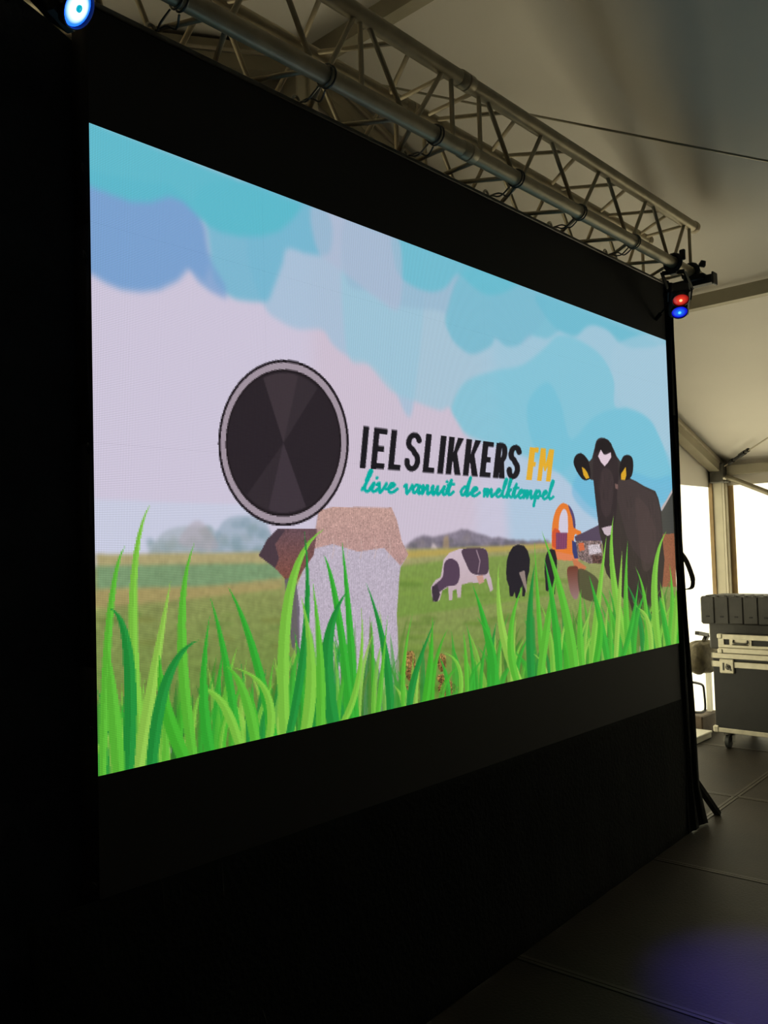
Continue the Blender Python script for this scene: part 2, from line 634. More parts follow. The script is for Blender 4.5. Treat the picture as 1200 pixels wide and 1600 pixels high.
c5 = crop(130, 760, 2.264)
c4 = crop(640, 660, 2.727)
c7 = crop(840, 660, 5.217)
c2 = crop(550, 350, 2.264)
c1 = crop(120, 180, 2.4)
c8 = crop(600, 920, 2.5)
c3 = crop(540, 640, 3.3333)

# sky
fill([(-10, -10), (GW + 10, -10), (GW + 10, GH + 10), (-10, GH + 10)], (200, 196, 216), raw=True)
fill([(100, 150), (600, 340), (600, 900), (100, 900)], (204, 196, 216))
fill([(480, 290), (760, 400), (740, 900), (500, 900)], (204, 188, 204), .7)
fill([(760, 400), (1100, 510), (1100, 900), (800, 900)], (168, 198, 220), .75)
blur(14, 2)
LB = (158, 190, 214)
# wide pale cloud layer
fill(spline(c1([(700, 710), (760, 770), (830, 802), (920, 805), (960, 860), (1020, 905), (1100, 930), (1180, 1010), (1260, 1100), (1260, 380), (720, 240), (640, 500)])), LB, .75)
fill(spline(c2([(-20, 440), (60, 500), (140, 590), (230, 630), (310, 658), (345, 650), (375, 705), (420, 760), (560, 800), (720, 880), (840, 830), (1130, 900), (1130, 420), (700, 180), (200, 20), (-20, -20)])), (152, 196, 214), .72)
fill(spline(c2([(-20, 200), (60, 240), (140, 285), (230, 300), (330, 315), (345, 390), (385, 440), (430, 460), (480, 440), (505, 408), (545, 432), (590, 428), (640, 390), (690, 300), (600, 170), (200, 20), (-20, -30)])), (150, 182, 206), .7)
fill(spline(c2([(335, 310), (345, 390), (385, 440), (430, 460), (490, 432), (508, 405), (545, 432), (590, 428), (630, 395), (690, 405), (735, 380), (790, 398), (840, 358), (900, 375), (945, 420), (990, 440), (1050, 430), (1110, 412), (760, 270), (430, 150)])), (112, 186, 206), .7)
fill(spline(c2([(150, 30), (150, 130), (170, 185), (220, 222), (280, 240), (330, 225), (375, 178), (420, 215), (470, 248), (520, 248), (570, 225), (610, 190), (560, 160), (300, 60)])), (100, 187, 206), .75)
fill(spline(c2([(660, 250), (680, 320), (730, 375), (790, 392), (840, 360), (900, 370), (950, 410), (1010, 438), (1080, 425), (900, 340)])), (104, 184, 206), .6)
fill(spline(c2([(730, 395), (800, 410), (880, 465), (925, 550), (930, 645), (985, 650), (1050, 690), (1090, 760), (1120, 850), (1150, 960), (1000, 1010), (860, 1010), (780, 930), (740, 890), (690, 850), (560, 800), (420, 750), (375, 700), (352, 650), (400, 560), (500, 520), (600, 500), (680, 440)])), (106, 192, 212), .5)
fill(spline(c2([(690, 560), (740, 640), (775, 760), (860, 680), (960, 652), (1050, 690), (1090, 760), (1130, 850), (1150, 960), (1000, 1010), (860, 1010), (760, 900), (700, 860), (640, 780), (620, 640)])), (96, 186, 212), .35)
fill(spline(c2([(820, 860), (900, 840), (1060, 900), (1130, 900), (1130, 1060), (900, 1060), (780, 960)])), (98, 176, 214), .5)
fill(spline(c2([(930, 430), (1110, 420), (1120, 800), (1060, 690), (960, 640), (930, 560)])), (164, 198, 216), .6)
# left teal cloud layers
TEAL, PERI = (92, 184, 202), (122, 160, 206)
fill(spline(c1([(440, 320), (480, 400), (500, 520), (510, 610), (550, 660), (600, 690), (690, 700), (720, 690), (740, 640), (770, 560), (790, 500), (870, 520), (950, 510), (930, 350), (700, 250), (500, 250)])), (110, 180, 206), .85)
fill(c1([(30, 200), (200, 240), (350, 260), (430, 330), (480, 420)] + [(500, 560), (480, 620), (420, 575), (380, 620), (310, 655), (240, 663), (170, 655), (110, 630), (55, 595), (40, 590)]), PERI, 1.0)
fill(c1([(45, 260), (120, 295), (200, 325), (270, 330), (350, 315), (400, 330), (440, 380), (470, 420), (500, 560), (480, 620), (420, 575), (380, 620), (310, 655), (240, 663), (170, 655), (110, 630), (55, 595)]), PERI, .95)
fill(c1([(418, 572), (455, 625), (500, 660), (560, 690), (560, 640), (510, 560), (480, 470)]), PERI, .8)
fill(c1([(30, 10), (45, 265), (130, 298), (205, 325), (270, 328), (350, 305), (400, 325), (450, 375), (490, 415), (540, 440), (610, 455), (690, 455), (760, 435), (810, 390), (850, 335)]), TEAL, .95)
fill(spline(c1([(880, 340), (1000, 380), (1110, 430), (1210, 470), (1210, 720), (1130, 690), (1040, 620), (960, 560), (900, 500)])), (176, 184, 208), .6)
blur(3, 2)
# horizon mist and trees
fill([(140, 780), (420, 790), (420, 880), (140, 880)], (196, 206, 226), .6)
for k in range(60):
    xx = random.uniform(232, 432)
    yy = 866 - random.random() ** 1.4 * (22 + 34 * math.exp(-((xx - 380) / 50) ** 2) + 24 * math.exp(-((xx - 290) / 40) ** 2))
    fill(circle(xx, yy, random.uniform(5, 12), random.uniform(5, 11), 12), random.choice([(138, 158, 160), (120, 146, 158), (156, 162, 160), (128, 150, 146)]), .4)
fill(spline([(240, 850), (262, 828), (300, 822), (330, 830), (345, 868), (240, 872)]), (150, 162, 166), .5)
fill(spline([(335, 868), (345, 820), (372, 806), (410, 812), (425, 840), (425, 868)]), (128, 152, 166), .5)
fill(spline([(280, 850), (302, 815), (322, 822), (340, 858)]), (172, 160, 168), .5)
fill(c4([(-10, 520), (20, 495), (60, 480), (100, 488), (140, 480), (190, 468), (220, 455), (250, 458), (280, 470), (320, 480), (350, 492), (380, 488), (420, 498), (460, 500), (520, 508), (580, 505), (600, 528), (600, 545), (-10, 555)]), (112, 104, 118), .8, noise=.15)
for k in range(120):
    xx = random.uniform(-10, 590)
    hh_ = 545 - xx * .02 - random.random() ** 1.2 * (26 + 46 * math.exp(-((xx - 230) / 60) ** 2) + 18 * math.exp(-((xx - 70) / 50) ** 2))
    fill(c4(circle(xx, hh_, random.uniform(8, 18), random.uniform(8, 17), 10)), random.choice([(104, 98, 110), (122, 116, 124), (92, 92, 96), (134, 124, 130)]), .5)
fill(c4([(85, 545), (100, 512), (125, 540)]), (214, 196, 200), .8)
fill(c4([(140, 545), (145, 490), (165, 480), (170, 545)]), (178, 150, 110), .6)
# meadow
HZ = [(150, 866), (300, 866), (440, 862), (640, 858), (760, 854), (860, 850), (1075, 846)]
fill(HZ + [(1090, 1010), (640, 1110), (140, 1225)], (156, 152, 104), 1, (100, 138, 52), .10)
fill([(150, 866), (440, 862), (640, 858), (640, 880), (440, 878), (150, 884)], (172, 160, 116), .9, noise=.08)
fill([(150, 884), (440, 880), (440, 912), (330, 918), (150, 920)], (118, 150, 112), .9, noise=.1)
fill([(150, 920), (330, 915), (440, 903), (440, 920), (330, 935), (150, 955)], (166, 148, 98), .8, noise=.1)
fill([(150, 950), (330, 932), (440, 920), (480, 1150), (150, 1220)], (136, 144, 86), .85, (92, 128, 50), .14)
fill([(630, 862), (870, 848), (870, 856), (630, 872)], (184, 160, 84), .8)
fill([(625, 885), (700, 875), (870, 862), (870, 930), (620, 965)], (108, 148, 58), .6, noise=.12)
for k in range(46):
    xx = random.uniform(630, 880)
    yy = random.uniform(900, bot_y(xx) - 10)
    fill(circle(xx, yy, random.uniform(12, 34), random.uniform(2, 4.5), 12), random.choice([(74, 112, 34), (130, 158, 66), (88, 126, 40)]), .35)
for k in range(40):
    xx = random.uniform(160, 450)
    yy = random.uniform(960, 1150)
    fill(circle(xx, yy, random.uniform(10, 28), random.uniform(2, 5), 12), random.choice([(66, 108, 40), (126, 150, 74), (112, 112, 52)]), .3)
blur(2, 2)
# weathered post with its dark hood
fill([(497, 798), (520, 792), (612, 793), (620, 812), (628, 846), (638, 866), (626, 886), (624, 900), (620, 960), (622, 1000), (626, 1112), (462, 1150), (466, 1000), (462, 920), (478, 880), (490, 840)], (186, 176, 192), 1, (186, 172, 188), .05)
fill([(498, 798), (520, 792), (612, 793), (620, 812), (628, 846), (638, 866), (626, 884), (600, 856), (560, 862), (520, 850), (488, 858)], (190, 152, 142), .95, (180, 142, 138), .08)
fill([(404, 868), (418, 842), (434, 826), (496, 826), (490, 868), (474, 890), (462, 912), (446, 905), (430, 888)], (104, 78, 86), 1, (128, 78, 66), .08)
fill([(404, 868), (418, 842), (434, 826), (446, 828), (430, 850), (436, 872), (430, 888)], (70, 56, 66), .9)
fill([(445, 905), (462, 900), (468, 950), (468, 1030), (456, 1010), (448, 960)], (96, 88, 100), .85)
for k in range(5):
    xx = 520 + k * 22
    stroke([(xx, 840 + 4 * k % 3), (xx + 2, 858), (xx - 1, 872)], 1.2, (206, 178, 170), .6)
# inflatable arch, party tent and clutter
fill(c7([(1005, 725), (1050, 640), (1105, 535), (1150, 700), (1150, 915), (1015, 915)]), (70, 70, 66))
fill(c7([(1005, 700), (1050, 630), (1105, 530), (1105, 560), (1050, 660), (1012, 725)]), (188, 176, 176))
fill(c7([(1020, 910), (1150, 905), (1150, 1340), (1015, 1340)]), (146, 92, 66), noise=.08)
fill(spline(c7([(115, 1010), (118, 850), (140, 740), (175, 678), (215, 658), (262, 690), (292, 770), (305, 860), (355, 890), (340, 925), (300, 920), (290, 1090), (235, 1090), (200, 1120), (150, 1110), (120, 1050)]), 4), (226, 122, 48))
fill(spline(c7([(250, 672), (285, 720), (306, 800), (308, 860), (292, 850), (282, 780), (262, 720)]), 4), (84, 70, 110))
fill(spline(c7([(172, 860), (180, 770), (205, 712), (228, 712), (245, 760), (248, 860), (242, 905), (182, 905)]), 4), (206, 200, 218))
fill(c7([(118, 900), (140, 860), (178, 880), (188, 905), (150, 1030), (120, 1010)]), (208, 84, 48))
fill(c7([(150, 900), (242, 898), (238, 1030), (150, 1035)]), (122, 62, 96))
for k in range(4):
    stroke(c7([(165 + 20 * k, 905), (160 + 20 * k, 1030)]), .8, (150, 84, 112), .7)
fill(c7([(150, 1050), (330, 1090), (330, 1130), (210, 1125), (150, 1105)]), (220, 128, 84))
fill(c7([(280, 960), (350, 1000), (345, 1110), (300, 1110), (285, 1060)]), (56, 62, 112))
fill(c7([(300, 930), (390, 890), (500, 835), (520, 965), (405, 975), (310, 965)]), (84, 70, 90))
fill(c7([(310, 965), (520, 965), (530, 1150), (420, 1150), (330, 1110)]), (126, 106, 104), noise=.3)
fill(c7([(410, 1000), (500, 990), (525, 1060), (420, 1080)]), (196, 184, 190), noise=.15)
fill(c7([(330, 985), (375, 980), (385, 1040), (340, 1050)]), (206, 104, 66))
fill(c7([(440, 1080), (530, 1090), (530, 1150), (450, 1150)]), (90, 64, 60), noise=.3)
fill(c7([(280, 1110), (330, 1130), (400, 1180), (380, 1210), (300, 1180)]), (196, 118, 78))
# grazing cows
fill(c7([(58, 1160), (66, 1090), (84, 1045), (112, 1030), (142, 1040), (158, 1110), (156, 1240), (146, 1310), (140, 1400), (116, 1400), (112, 1330), (100, 1310), (86, 1380), (66, 1370), (64, 1290), (56, 1230)]), (38, 34, 40))
fill(spline(c7([(240, 1200), (285, 1172), (330, 1185), (342, 1300), (330, 1420), (300, 1440), (262, 1370)]), 4), (108, 58, 44), 1, (150, 120, 118))
fill(spline(c7([(330, 1200), (420, 1220), (500, 1300), (480, 1450), (380, 1440), (340, 1380)]), 4), (70, 66, 48), .8)
fill(c4([(92, 700), (110, 672), (132, 660), (145, 585), (170, 555), (210, 540), (320, 536), (334, 556), (338, 640), (348, 668), (356, 712), (344, 722), (326, 664), (300, 682), (250, 684), (222, 692), (218, 746), (204, 748), (200, 712), (184, 716), (182, 756), (168, 758), (164, 702), (140, 716), (128, 758), (104, 764), (94, 740)]), (204, 184, 196), 1, (188, 166, 172))
fill(spline(c4([(140, 660), (148, 600), (176, 580), (206, 600), (214, 650), (200, 690), (160, 700), (120, 725), (100, 700)]), 4), (84, 64, 84))
fill(spline(c4([(222, 545), (270, 536), (322, 540), (336, 580), (334, 640), (300, 650), (262, 640), (240, 600)]), 4), (80, 62, 78))
stroke(c4([(285, 545), (300, 590), (292, 640)]), 1.6, (150, 128, 140))
fill(c4([(95, 700), (118, 690), (130, 735), (118, 764), (98, 762)]), (62, 50, 62))
fill(c4([(285, 655), (312, 650), (318, 680), (296, 690)]), (196, 150, 138))
fill(c4([(411, 640), (414, 590), (424, 556), (440, 530), (462, 520), (488, 526), (504, 548), (513, 585), (510, 635), (502, 662), (498, 700), (490, 742), (480, 742), (480, 700), (472, 706), (468, 748), (452, 750), (448, 722), (440, 742), (426, 740), (424, 700), (414, 672)]), (36, 32, 40))
fill(c4([(466, 640), (490, 630), (498, 690), (500, 730), (488, 700)]), (170, 150, 140), .8)
# black cow with its head up
body = c7([(480, 150), (512, 132), (545, 128), (580, 145), (605, 190), (625, 250), (680, 325), (690, 290), (725, 265), (765, 280), (780, 335), (772, 420), (750, 455), (800, 478), (870, 520), (960, 560), (985, 620), (1005, 710), (1018, 860), (1022, 1000), (1035, 1120), (1010, 1420), (940, 1560), (780, 1560), (640, 1350), (560, 1230), (535, 1130), (530, 1000), (505, 900), (492, 800), (480, 700), (466, 580), (456, 472), (420, 462), (380, 472), (335, 425), (298, 350), (296, 300), (318, 262), (355, 252), (392, 280), (420, 318), (442, 296), (458, 235)])
fill(body, (58, 50, 52), 1, (56, 48, 42))
fill(spline(c7([(640, 500), (760, 470), (880, 540), (960, 600), (1000, 760), (1010, 1000), (900, 1150), (760, 1000), (680, 760)])), (72, 58, 60), .55)
fill(spline(c7([(800, 620), (900, 700), (960, 900), (940, 1150), (860, 1200), (820, 900)])), (88, 70, 68), .35)
fill(spline(c7([(455, 300), (480, 150), (545, 128), (605, 190), (650, 300), (660, 420), (650, 560), (640, 760), (610, 860), (560, 930), (515, 880), (490, 780), (470, 600), (452, 440)])), (48, 38, 42), .9)
fill(spline(c7([(520, 400), (580, 380), (620, 470), (610, 640), (580, 760), (530, 740), (505, 600)])), (82, 66, 68), .35)
fill(spline(c7([(296, 300), (318, 262), (355, 252), (392, 280), (420, 340), (430, 450), (380, 470), (335, 425), (298, 350)])), (30, 24, 28))
fill(spline(c7([(690, 290), (725, 265), (765, 280), (780, 335), (772, 420), (740, 465), (680, 460), (665, 380)])), (30, 24, 28))
fill(c7([(480, 160), (545, 126), (600, 170), (640, 300), (600, 250), (570, 230), (540, 260), (515, 222), (470, 250)]), (30, 24, 28))
fill(c7([(493, 275), (515, 222), (540, 262), (560, 262), (596, 244), (600, 285), (572, 330), (546, 358), (515, 322)]), (222, 200, 212))
fill(c7([(360, 362), (386, 380), (406, 410), (422, 452), (396, 462), (374, 430)]), (214, 164, 40))
fill(c7([(718, 362), (724, 430), (712, 470), (680, 466), (680, 420), (700, 390)]), (214, 164, 40))
fill(c7([(522, 862), (560, 850), (602, 842), (614, 868), (596, 915), (570, 926), (545, 910)]), (200, 180, 190))
fill(c7([(630, 500), (655, 505), (655, 545), (635, 540)]), (120, 92, 88))
# coat streaks on the black cow
for k in range(70):
    a_, c_ = random.uniform(660, 990), random.uniform(560, 1250)
    stroke(c7([(a_, c_), (a_ + random.uniform(2, 14), c_ + random.uniform(40, 110))]), random.uniform(.5, 1.2), random.choice([(84, 70, 70), (44, 37, 38), (76, 62, 62)]), .35)
for k in range(30):
    a_, c_ = random.uniform(490, 620), random.uniform(380, 760)
    stroke(c7([(a_, c_), (a_ + random.uniform(-6, 6), c_ + random.uniform(40, 90))]), random.uniform(.5, 1.0), random.choice([(78, 64, 66), (36, 29, 32)]), .35)
# sandy stones low in the grass
for (px, py, a, c) in ((640, 1040, 10, 26), (634, 1085, 7, 14), (690, 1035, 8, 14), (700, 1075, 14, 12), (266, 1135, 9, 16), (170, 1190, 6, 9), (437, 1050, 6, 16), (690, 1060, 8, 8)):
    fill(spline([(px + a * math.cos(t) * random.uniform(.7, 1.2), py + c * math.sin(t) * random.uniform(.8, 1.15)) for t in [k * .785 for k in range(8)]], 4), (158, 118, 70), .9, (104, 70, 40), .35)
for (px, py, rr) in ((332, 1142, 6), (264, 1173, 5), (580, 1110, 5), (998, 1014, 4)):
    fill(circle(px, py, rr, rr * 1.2), (214, 186, 190), .9)
# grass blades
GREENS = [(48, 158, 46), (84, 172, 50), (116, 182, 62), (30, 132, 52), (62, 164, 42), (134, 184, 72)]


def blade(base, via, tip, w, col, al=1.0):
    n = 12
    L, Rr, Mi = [], [], []
    b0, v0, t0 = (np.array(p, float) for p in (base, via, tip))
    cp = 2 * v0 - .5 * (b0 + t0)
    prev = None
    for i in range(n + 1):
        t = i / n
        p = (1 - t) ** 2 * b0 + 2 * t * (1 - t) * cp + t * t * t0
        d = 2 * (1 - t) * (cp - b0) + 2 * t * (t0 - cp)
        d = d / (np.linalg.norm(d) + 1e-6)
        ww = w * (1 - t ** 1.6) * (.75 + .5 * t * (1 - t) * 2) / 2
        nn = np.array([-d[1], d[0]])
        L.append(p + nn * ww)
        Rr.append(p - nn * ww)
        Mi.append(p + nn * ww * .1)
    fill(L + Rr[::-1], col, al)
    lt = tuple(min(255, v * 1.13 + 8) for v in col)
    fill(L + Mi[::-1], lt, al * .6)


for k in range(150):
    px = random.uniform(150, 1066)
    if 630 < px < 740:
        continue
    by = bot_y(px) + 8
    h = random.uniform(60, 150) * (1.1 if px < 620 else .8)
    lean = random.uniform(-24, 24)
    blade((px, by), (px + lean * .25, by - h * .55), (px + lean, by - h), random.uniform(9, 18) * (1.3 if px < 500 else .8), random.choice([(40, 112, 38), (62, 128, 40), (84, 120, 46), (52, 140, 44)]), random.uniform(.4, .75))
for k in range(230):
    px = random.uniform(150, 1066)
    h = random.uniform(50, 150) * (1.15 if px < 620 else .85)
    if 640 < px < 740 and random.random() < .6:
        continue
    by = bot_y(px) + 8
    lean = random.uniform(-32, 32)
    blade((px, by), (px + lean * .25, by - h * .55), (px + lean, by - h), random.uniform(6, 14) * (1.2 if px < 500 else .8), random.choice(GREENS), random.uniform(.55, .95))
BL = [((160, 1215), (172, 960), (196, 853), 16, 1), ((224, 1205), (208, 930), (236, 786), 19, 2), ((214, 1212), (243, 1040), (267, 906), 22, 5), ((302, 1185), (284, 980), (304, 848), 20, 1),
      ((372, 1165), (352, 1030), (328, 932), 16, 0), ((430, 1165), (394, 1010), (355, 915), 17, 0), ((446, 1158), (452, 930), (508, 826), 22, 2), ((450, 1158), (478, 980), (475, 826), 15, 3),
      ((556, 1125), (545, 960), (534, 844), 14, 0), ((550, 1125), (526, 945), (505, 866), 14, 0), ((610, 1112), (600, 1010), (572, 910), 15, 3), ((522, 1135), (512, 1010), (543, 923), 26, 3),
      ((374, 1165), (345, 1096), (307, 1076), 18, 2), ((200, 1208), (200, 1020), (170, 950), 24, 3), ((630, 1105), (632, 1030), (645, 959), 8, 1), ((476, 1150), (486, 1040), (470, 930), 22, 2),
      ((290, 1190), (258, 1100), (250, 1020), 26, 4), ((186, 1212), (176, 1090), (168, 1010), 26, 1), ((236, 1205), (262, 1060), (312, 1000), 22, 3), ((330, 1180), (318, 1080), (328, 960), 20, 0),
      ((400, 1165), (380, 1080), (352, 1040), 20, 1), ((420, 1160), (415, 1080), (360, 1042), 15, 2), ((500, 1142), (500, 1030), (488, 905), 18, 1), ((532, 1135), (560, 1060), (565, 950), 12, 2),
      ((590, 1120), (596, 1060), (606, 960), 10, 1), ((640, 1105), (650, 1050), (680, 968), 13, 3), ((664, 1100), (672, 1040), (676, 965), 14, 4), ((720, 1085), (716, 1040), (693, 1020), 8, 2),
      ((730, 1085), (728, 1030), (724, 985), 8, 1), ((776, 1075), (760, 985), (738, 913), 15, 0), ((812, 1068), (784, 980), (779, 880), 16, 5), ((808, 1066), (798, 990), (818, 912), 13, 1),
      ((772, 1075), (768, 1010), (744, 963), 12, 0), ((830, 1060), (828, 960), (836, 880), 14, 3), ((850, 1058), (842, 960), (835, 846), 10, 1), ((844, 1058), (856, 970), (872, 880), 14, 1),
      ((898, 1048), (880, 940), (846, 829), 17, 1), ((874, 1052), (866, 960), (850, 870), 14, 0), ((924, 1040), (936, 930), (948, 836), 12, 2), ((984, 1028), (958, 900), (959, 805), 13, 2),
      ((984, 1028), (978, 940), (981, 843), 11, 1), ((1030, 1018), (1023, 900), (1042, 829), 13, 2), ((1010, 1022), (1008, 940), (992, 885), 8, 1), ((950, 1036), (936, 960), (920, 898), 12, 0),
      ((962, 1034), (968, 930), (972, 860), 9, 5), ((1042, 1016), (1050, 950), (1046, 880), 10, 1), ((1052, 1014), (1056, 950), (1060, 900), 10, 2), ((1018, 1020), (1012, 970), (996, 950), 10, 5),
      ((910, 1044), (906, 980), (908, 920), 12, 1), ((930, 1040), (938, 980), (930, 940), 12, 4), ((972, 1030), (988, 970), (998, 905), 9, 0), ((1046, 1016), (1036, 960), (1030, 930), 10, 0)]
for b_, v_, t_, w_, ci in BL:
    blade(b_, v_, t_, w_, GREENS[ci])
# round emblem plate beside the lettering (kept plain)
EC, EA, EB = (443, 692), 102, 130
fill(circle(*EC, EA, EB, 64), (30, 24, 30))
fill(circle(*EC, EA * .965, EB * .968, 64), (160, 146, 158))
fill(circle(*EC, EA * .885, EB * .885, 64), (30, 24, 28))
fill(circle(*EC, EA * .86, EB * .86, 64), (42, 35, 41))
for a0, a1, cc in ((-1.95, -1.30, (64, 54, 60)), (1.15, 1.85, (64, 54, 62)), (-1.3, -.9, (54, 46, 52)), (1.85, 2.3, (52, 44, 50))):
    fill([EC] + [(EC[0] + EA * .84 * math.cos(a0 + (a1 - a0) * k / 8), EC[1] + EB * .84 * math.sin(a0 + (a1 - a0) * k / 8)) for k in range(9)], cc, .9)

# lettering
def lmap(xl, xr):
    def f(u_, v_):
        x = xl + (xr - xl) * u_ + 3.0 * (1 - 2 * v_)
        ty = 665.5 + (x - 569) * .126
        by = 731 + (x - 563) * .0736
        return (x, ty + (by - ty) * v_)
    return f


def arc(cx, cy, a, c, t0, t1, n=10):
    return [(cx + a * math.cos(math.radians(t0 + (t1 - t0) * k / n)), cy + c * math.sin(math.radians(t0 + (t1 - t0) * k / n))) for k in range(n + 1)]


S_LINE = arc(.5, .27, .33, .2, -20, -180) + arc(.5, .27, .33, .16, 180, 100, 5) + arc(.5, .72, .33, .2, -70, 0, 5) + arc(.5, .73, .33, .2, 10, 180)


def letter(ch, xl, xr, col):
    f = lmap(xl, xr)
    w = 8.8
    t = w / (xr - xl)
    tv = .14

    def pl_(pts):
        fill([f(*p) for p in pts], col)
    if ch == 'I':
        pl_([(0, 0), (1, 0), (1, 1), (0, 1)])
    elif ch in 'EF':
        pl_([(0, 0), (t, 0), (t, 1), (0, 1)])
        pl_([(0, 0), (1, 0), (1, tv), (0, tv)])
        pl_([(0, .44), (.86, .44), (.86, .44 + tv), (0, .44 + tv)])
        if ch == 'E':
            pl_([(0, 1 - tv), (1, 1 - tv), (1, 1), (0, 1)])
    elif ch == 'L':
        pl_([(0, 0), (t, 0), (t, 1), (0, 1)])
        pl_([(0, 1 - tv), (1, 1 - tv), (1, 1), (0, 1)])
    elif ch == 'K':
        pl_([(0, 0), (t, 0), (t, 1), (0, 1)])
        pl_([(t, .42), (1 - t * 1.05, 0), (1, 0), (t * 1.2, .62), (t, .66)])
        pl_([(t * .9, .50), (t * 1.6, .36), (1.03, 1), (1.03 - t * 1.1, 1)])
    elif ch == 'R':
        pl_([(0, 0), (t, 0), (t, 1), (0, 1)])
        stroke([f(*p) for p in [(t * .5, .065)] + arc(.55, .28, .25, .215, -90, 90) + [(t * .5, .495)]], w * .92, col)
        pl_([(.42, .52), (.8, .5), (1.02, 1), (1.02 - t, 1)])
    elif ch == 'S':
        stroke([f(*p) for p in S_LINE], w * .95, col)
    elif ch == 'M':
        pl_([(0, 0), (t * .8, 0), (t * .8, 1), (0, 1)])
        pl_([(1 - t * .8, 0), (1, 0), (1, 1), (1 - t * .8, 1)])
        pl_([(0, 0), (t * .9, 0), (.5, .45), (1 - t * .9, 0), (1, 0), (.56, .68), (.44, .68)])


INK, GOLD, CYAN = (26, 24, 30), (226, 172, 48), (0, 168, 158)
for ch, xl, xr in (('I', 565, 574), ('E', 582, 603), ('L', 609, 628), ('S', 633, 658), ('L', 663, 681), ('I', 686, 695), ('K', 699, 722), ('K', 726, 749), ('E', 752, 769), ('R', 773, 791), ('S', 794, 813)):
    letter(ch, xl, xr, INK)
letter('F', 825, 839, GOLD)
letter('M', 842, 863, GOLD)

# brush script: skeletons per letter, (x, y) with y = 0 on the base line, 1 at x height
SCR = {'l': (.55, [[(.0, .1), (.35, 1.2), (.55, 2.15), (.4, 2.2), (.25, 1.2), (.22, .25), (.4, 0), (.7, .3)]]),
       'i': (.5, [[(.0, .2), (.3, .95), (.22, .2), (.4, 0), (.65, .35)], [(.42, 1.45), (.46, 1.5)]]),
       'v': (.75, [[(.0, .7), (.2, .95), (.28, .1), (.4, 0), (.7, .8), (.72, .95)]]),
       'e': (.7, [[(.0, .3), (.35, .5), (.6, .8), (.4, 1.0), (.2, .6), (.25, .1), (.5, 0), (.85, .4)]]),
       'a': (.85, [[(.6, .85), (.35, 1.0), (.1, .5), (.22, .05), (.45, .3), (.65, .95), (.6, .2), (.72, 0), (.95, .35)]]),
       'n': (.9, [[(.0, .6), (.12, .95), (.12, 0), (.4, .85), (.55, .9), (.58, .1), (.7, 0), (.95, .4)]]),
       'u': (.85, [[(.0, .6), (.12, .95), (.14, .15), (.3, 0), (.55, .9), (.55, .15), (.7, 0), (.9, .4)]]),
       't': (.55, [[(.0, .3), (.35, 1.7), (.22, .3), (.35, 0), (.65, .35)], [(.05, 1.15), (.6, 1.25)]]),
       'd': (.85, [[(.6, .8), (.35, 1.0), (.1, .5), (.22, .05), (.45, .3), (.75, 2.1), (.62, .2), (.72, 0), (.95, .35)]]),
       'm': (1.3, [[(.0, .6), (.1, .95), (.1, 0), (.35, .85), (.48, .85), (.48, 0), (.75, .85), (.9, .85), (.92, .1), (1.05, 0), (1.3, .4)]]),
       'k': (.8, [[(.1, .2), (.4, 1.6), (.5, 2.1), (.35, 2.1), (.2, 0), (.25, .6), (.6, 1.0), (.35, .55), (.65, 0), (.9, .3)]]),
       'p': (.8, [[(.0, .5), (.2, 1.0), (.15, 0), (.05, -1.0), (.15, .3), (.45, 1.0), (.65, .6), (.45, .05), (.25, .2), (.85, .35)]])}


def script(word, xl, xr, base, xh, w):
    tot = sum(SCR[c][0] for c in word)
    k = (xr - xl) / tot
    x = 0
    for c in word:
        adv, sts = SCR[c]
        for st in sts:
            pts = [(xl + (x + px + .10 * py) * k, base(xl + (x + px) * k) - py * xh) for px, py in st]
            sm = spline(pts, 4, False) if len(pts) > 2 else pts
            stroke(sm, [w * (.85 + .35 * abs(math.sin(1.3 * i))) for i in range(len(sm))], CYAN)
        x += adv


bl = lambda x: 767.5 + (x - 565) * .042
script('live', 565, 617, bl, 14.5, 4.3)
script('vanuit', 630, 706, bl, 13.5, 4.1)
script('de', 718, 746, bl, 13.5, 4.1)
script('melktempel', 755, 862, bl, 12.5, 3.6)

img = np.clip(img, 0, 1)
small = img.reshape(NZ, SS, NX, SS, 3).mean((1, 3))[::-1]      # row 0 is now the bottom
lin = np.where(small <= .04045, small / 12.92, ((small + .055) / 1.055) ** 2.4)
zc = (np.arange(NZ) + .5) / NZ * WH
lin[(zc < LIT0) | (zc > LIT1)] = 0
lin = np.concatenate([lin, np.ones((NZ, NX, 1))], 2).astype(np.float32)

# LED surface material: every diode lights in the colour of its own pixel
lm = bpy.data.materials.new('led_surface')
lm.use_nodes = True
nt = lm.node_tree
p = nt.nodes['Principled BSDF']
p.inputs['Base Color'].default_value = (0.025, 0.0245, 0.026, 1)
p.inputs['Roughness'].default_value = 0.75
p.inputs['Specular IOR Level'].default_value = 0.2
at = nt.nodes.new('ShaderNodeAttribute')
at.attribute_name = 'led'
tc = nt.nodes.new('ShaderNodeTexCoord')
sx = nt.nodes.new('ShaderNodeSeparateXYZ')
nt.links.new(tc.outputs['Object'], sx.inputs[0])
PITCH = WW / NX
outs = []
for ch in ('X', 'Z'):
    m1 = nt.nodes.new('ShaderNodeMath')
    m1.operation = 'MULTIPLY'
    m1.inputs[1].default_value = 2 * math.pi / PITCH
    nt.links.new(sx.outputs[ch], m1.inputs[0])
    m2 = nt.nodes.new('ShaderNodeMath')
    m2.operation = 'COSINE'
    nt.links.new(m1.outputs[0], m2.inputs[0])
    m3 = nt.nodes.new('ShaderNodeMath')
    m3.operation = 'MULTIPLY_ADD'
    m3.inputs[1].default_value = -0.20
    m3.inputs[2].default_value = 1.0
    nt.links.new(m2.outputs[0], m3.inputs[0])
    outs.append(m3)
mm = nt.nodes.new('ShaderNodeMath')
mm.operation = 'MULTIPLY'
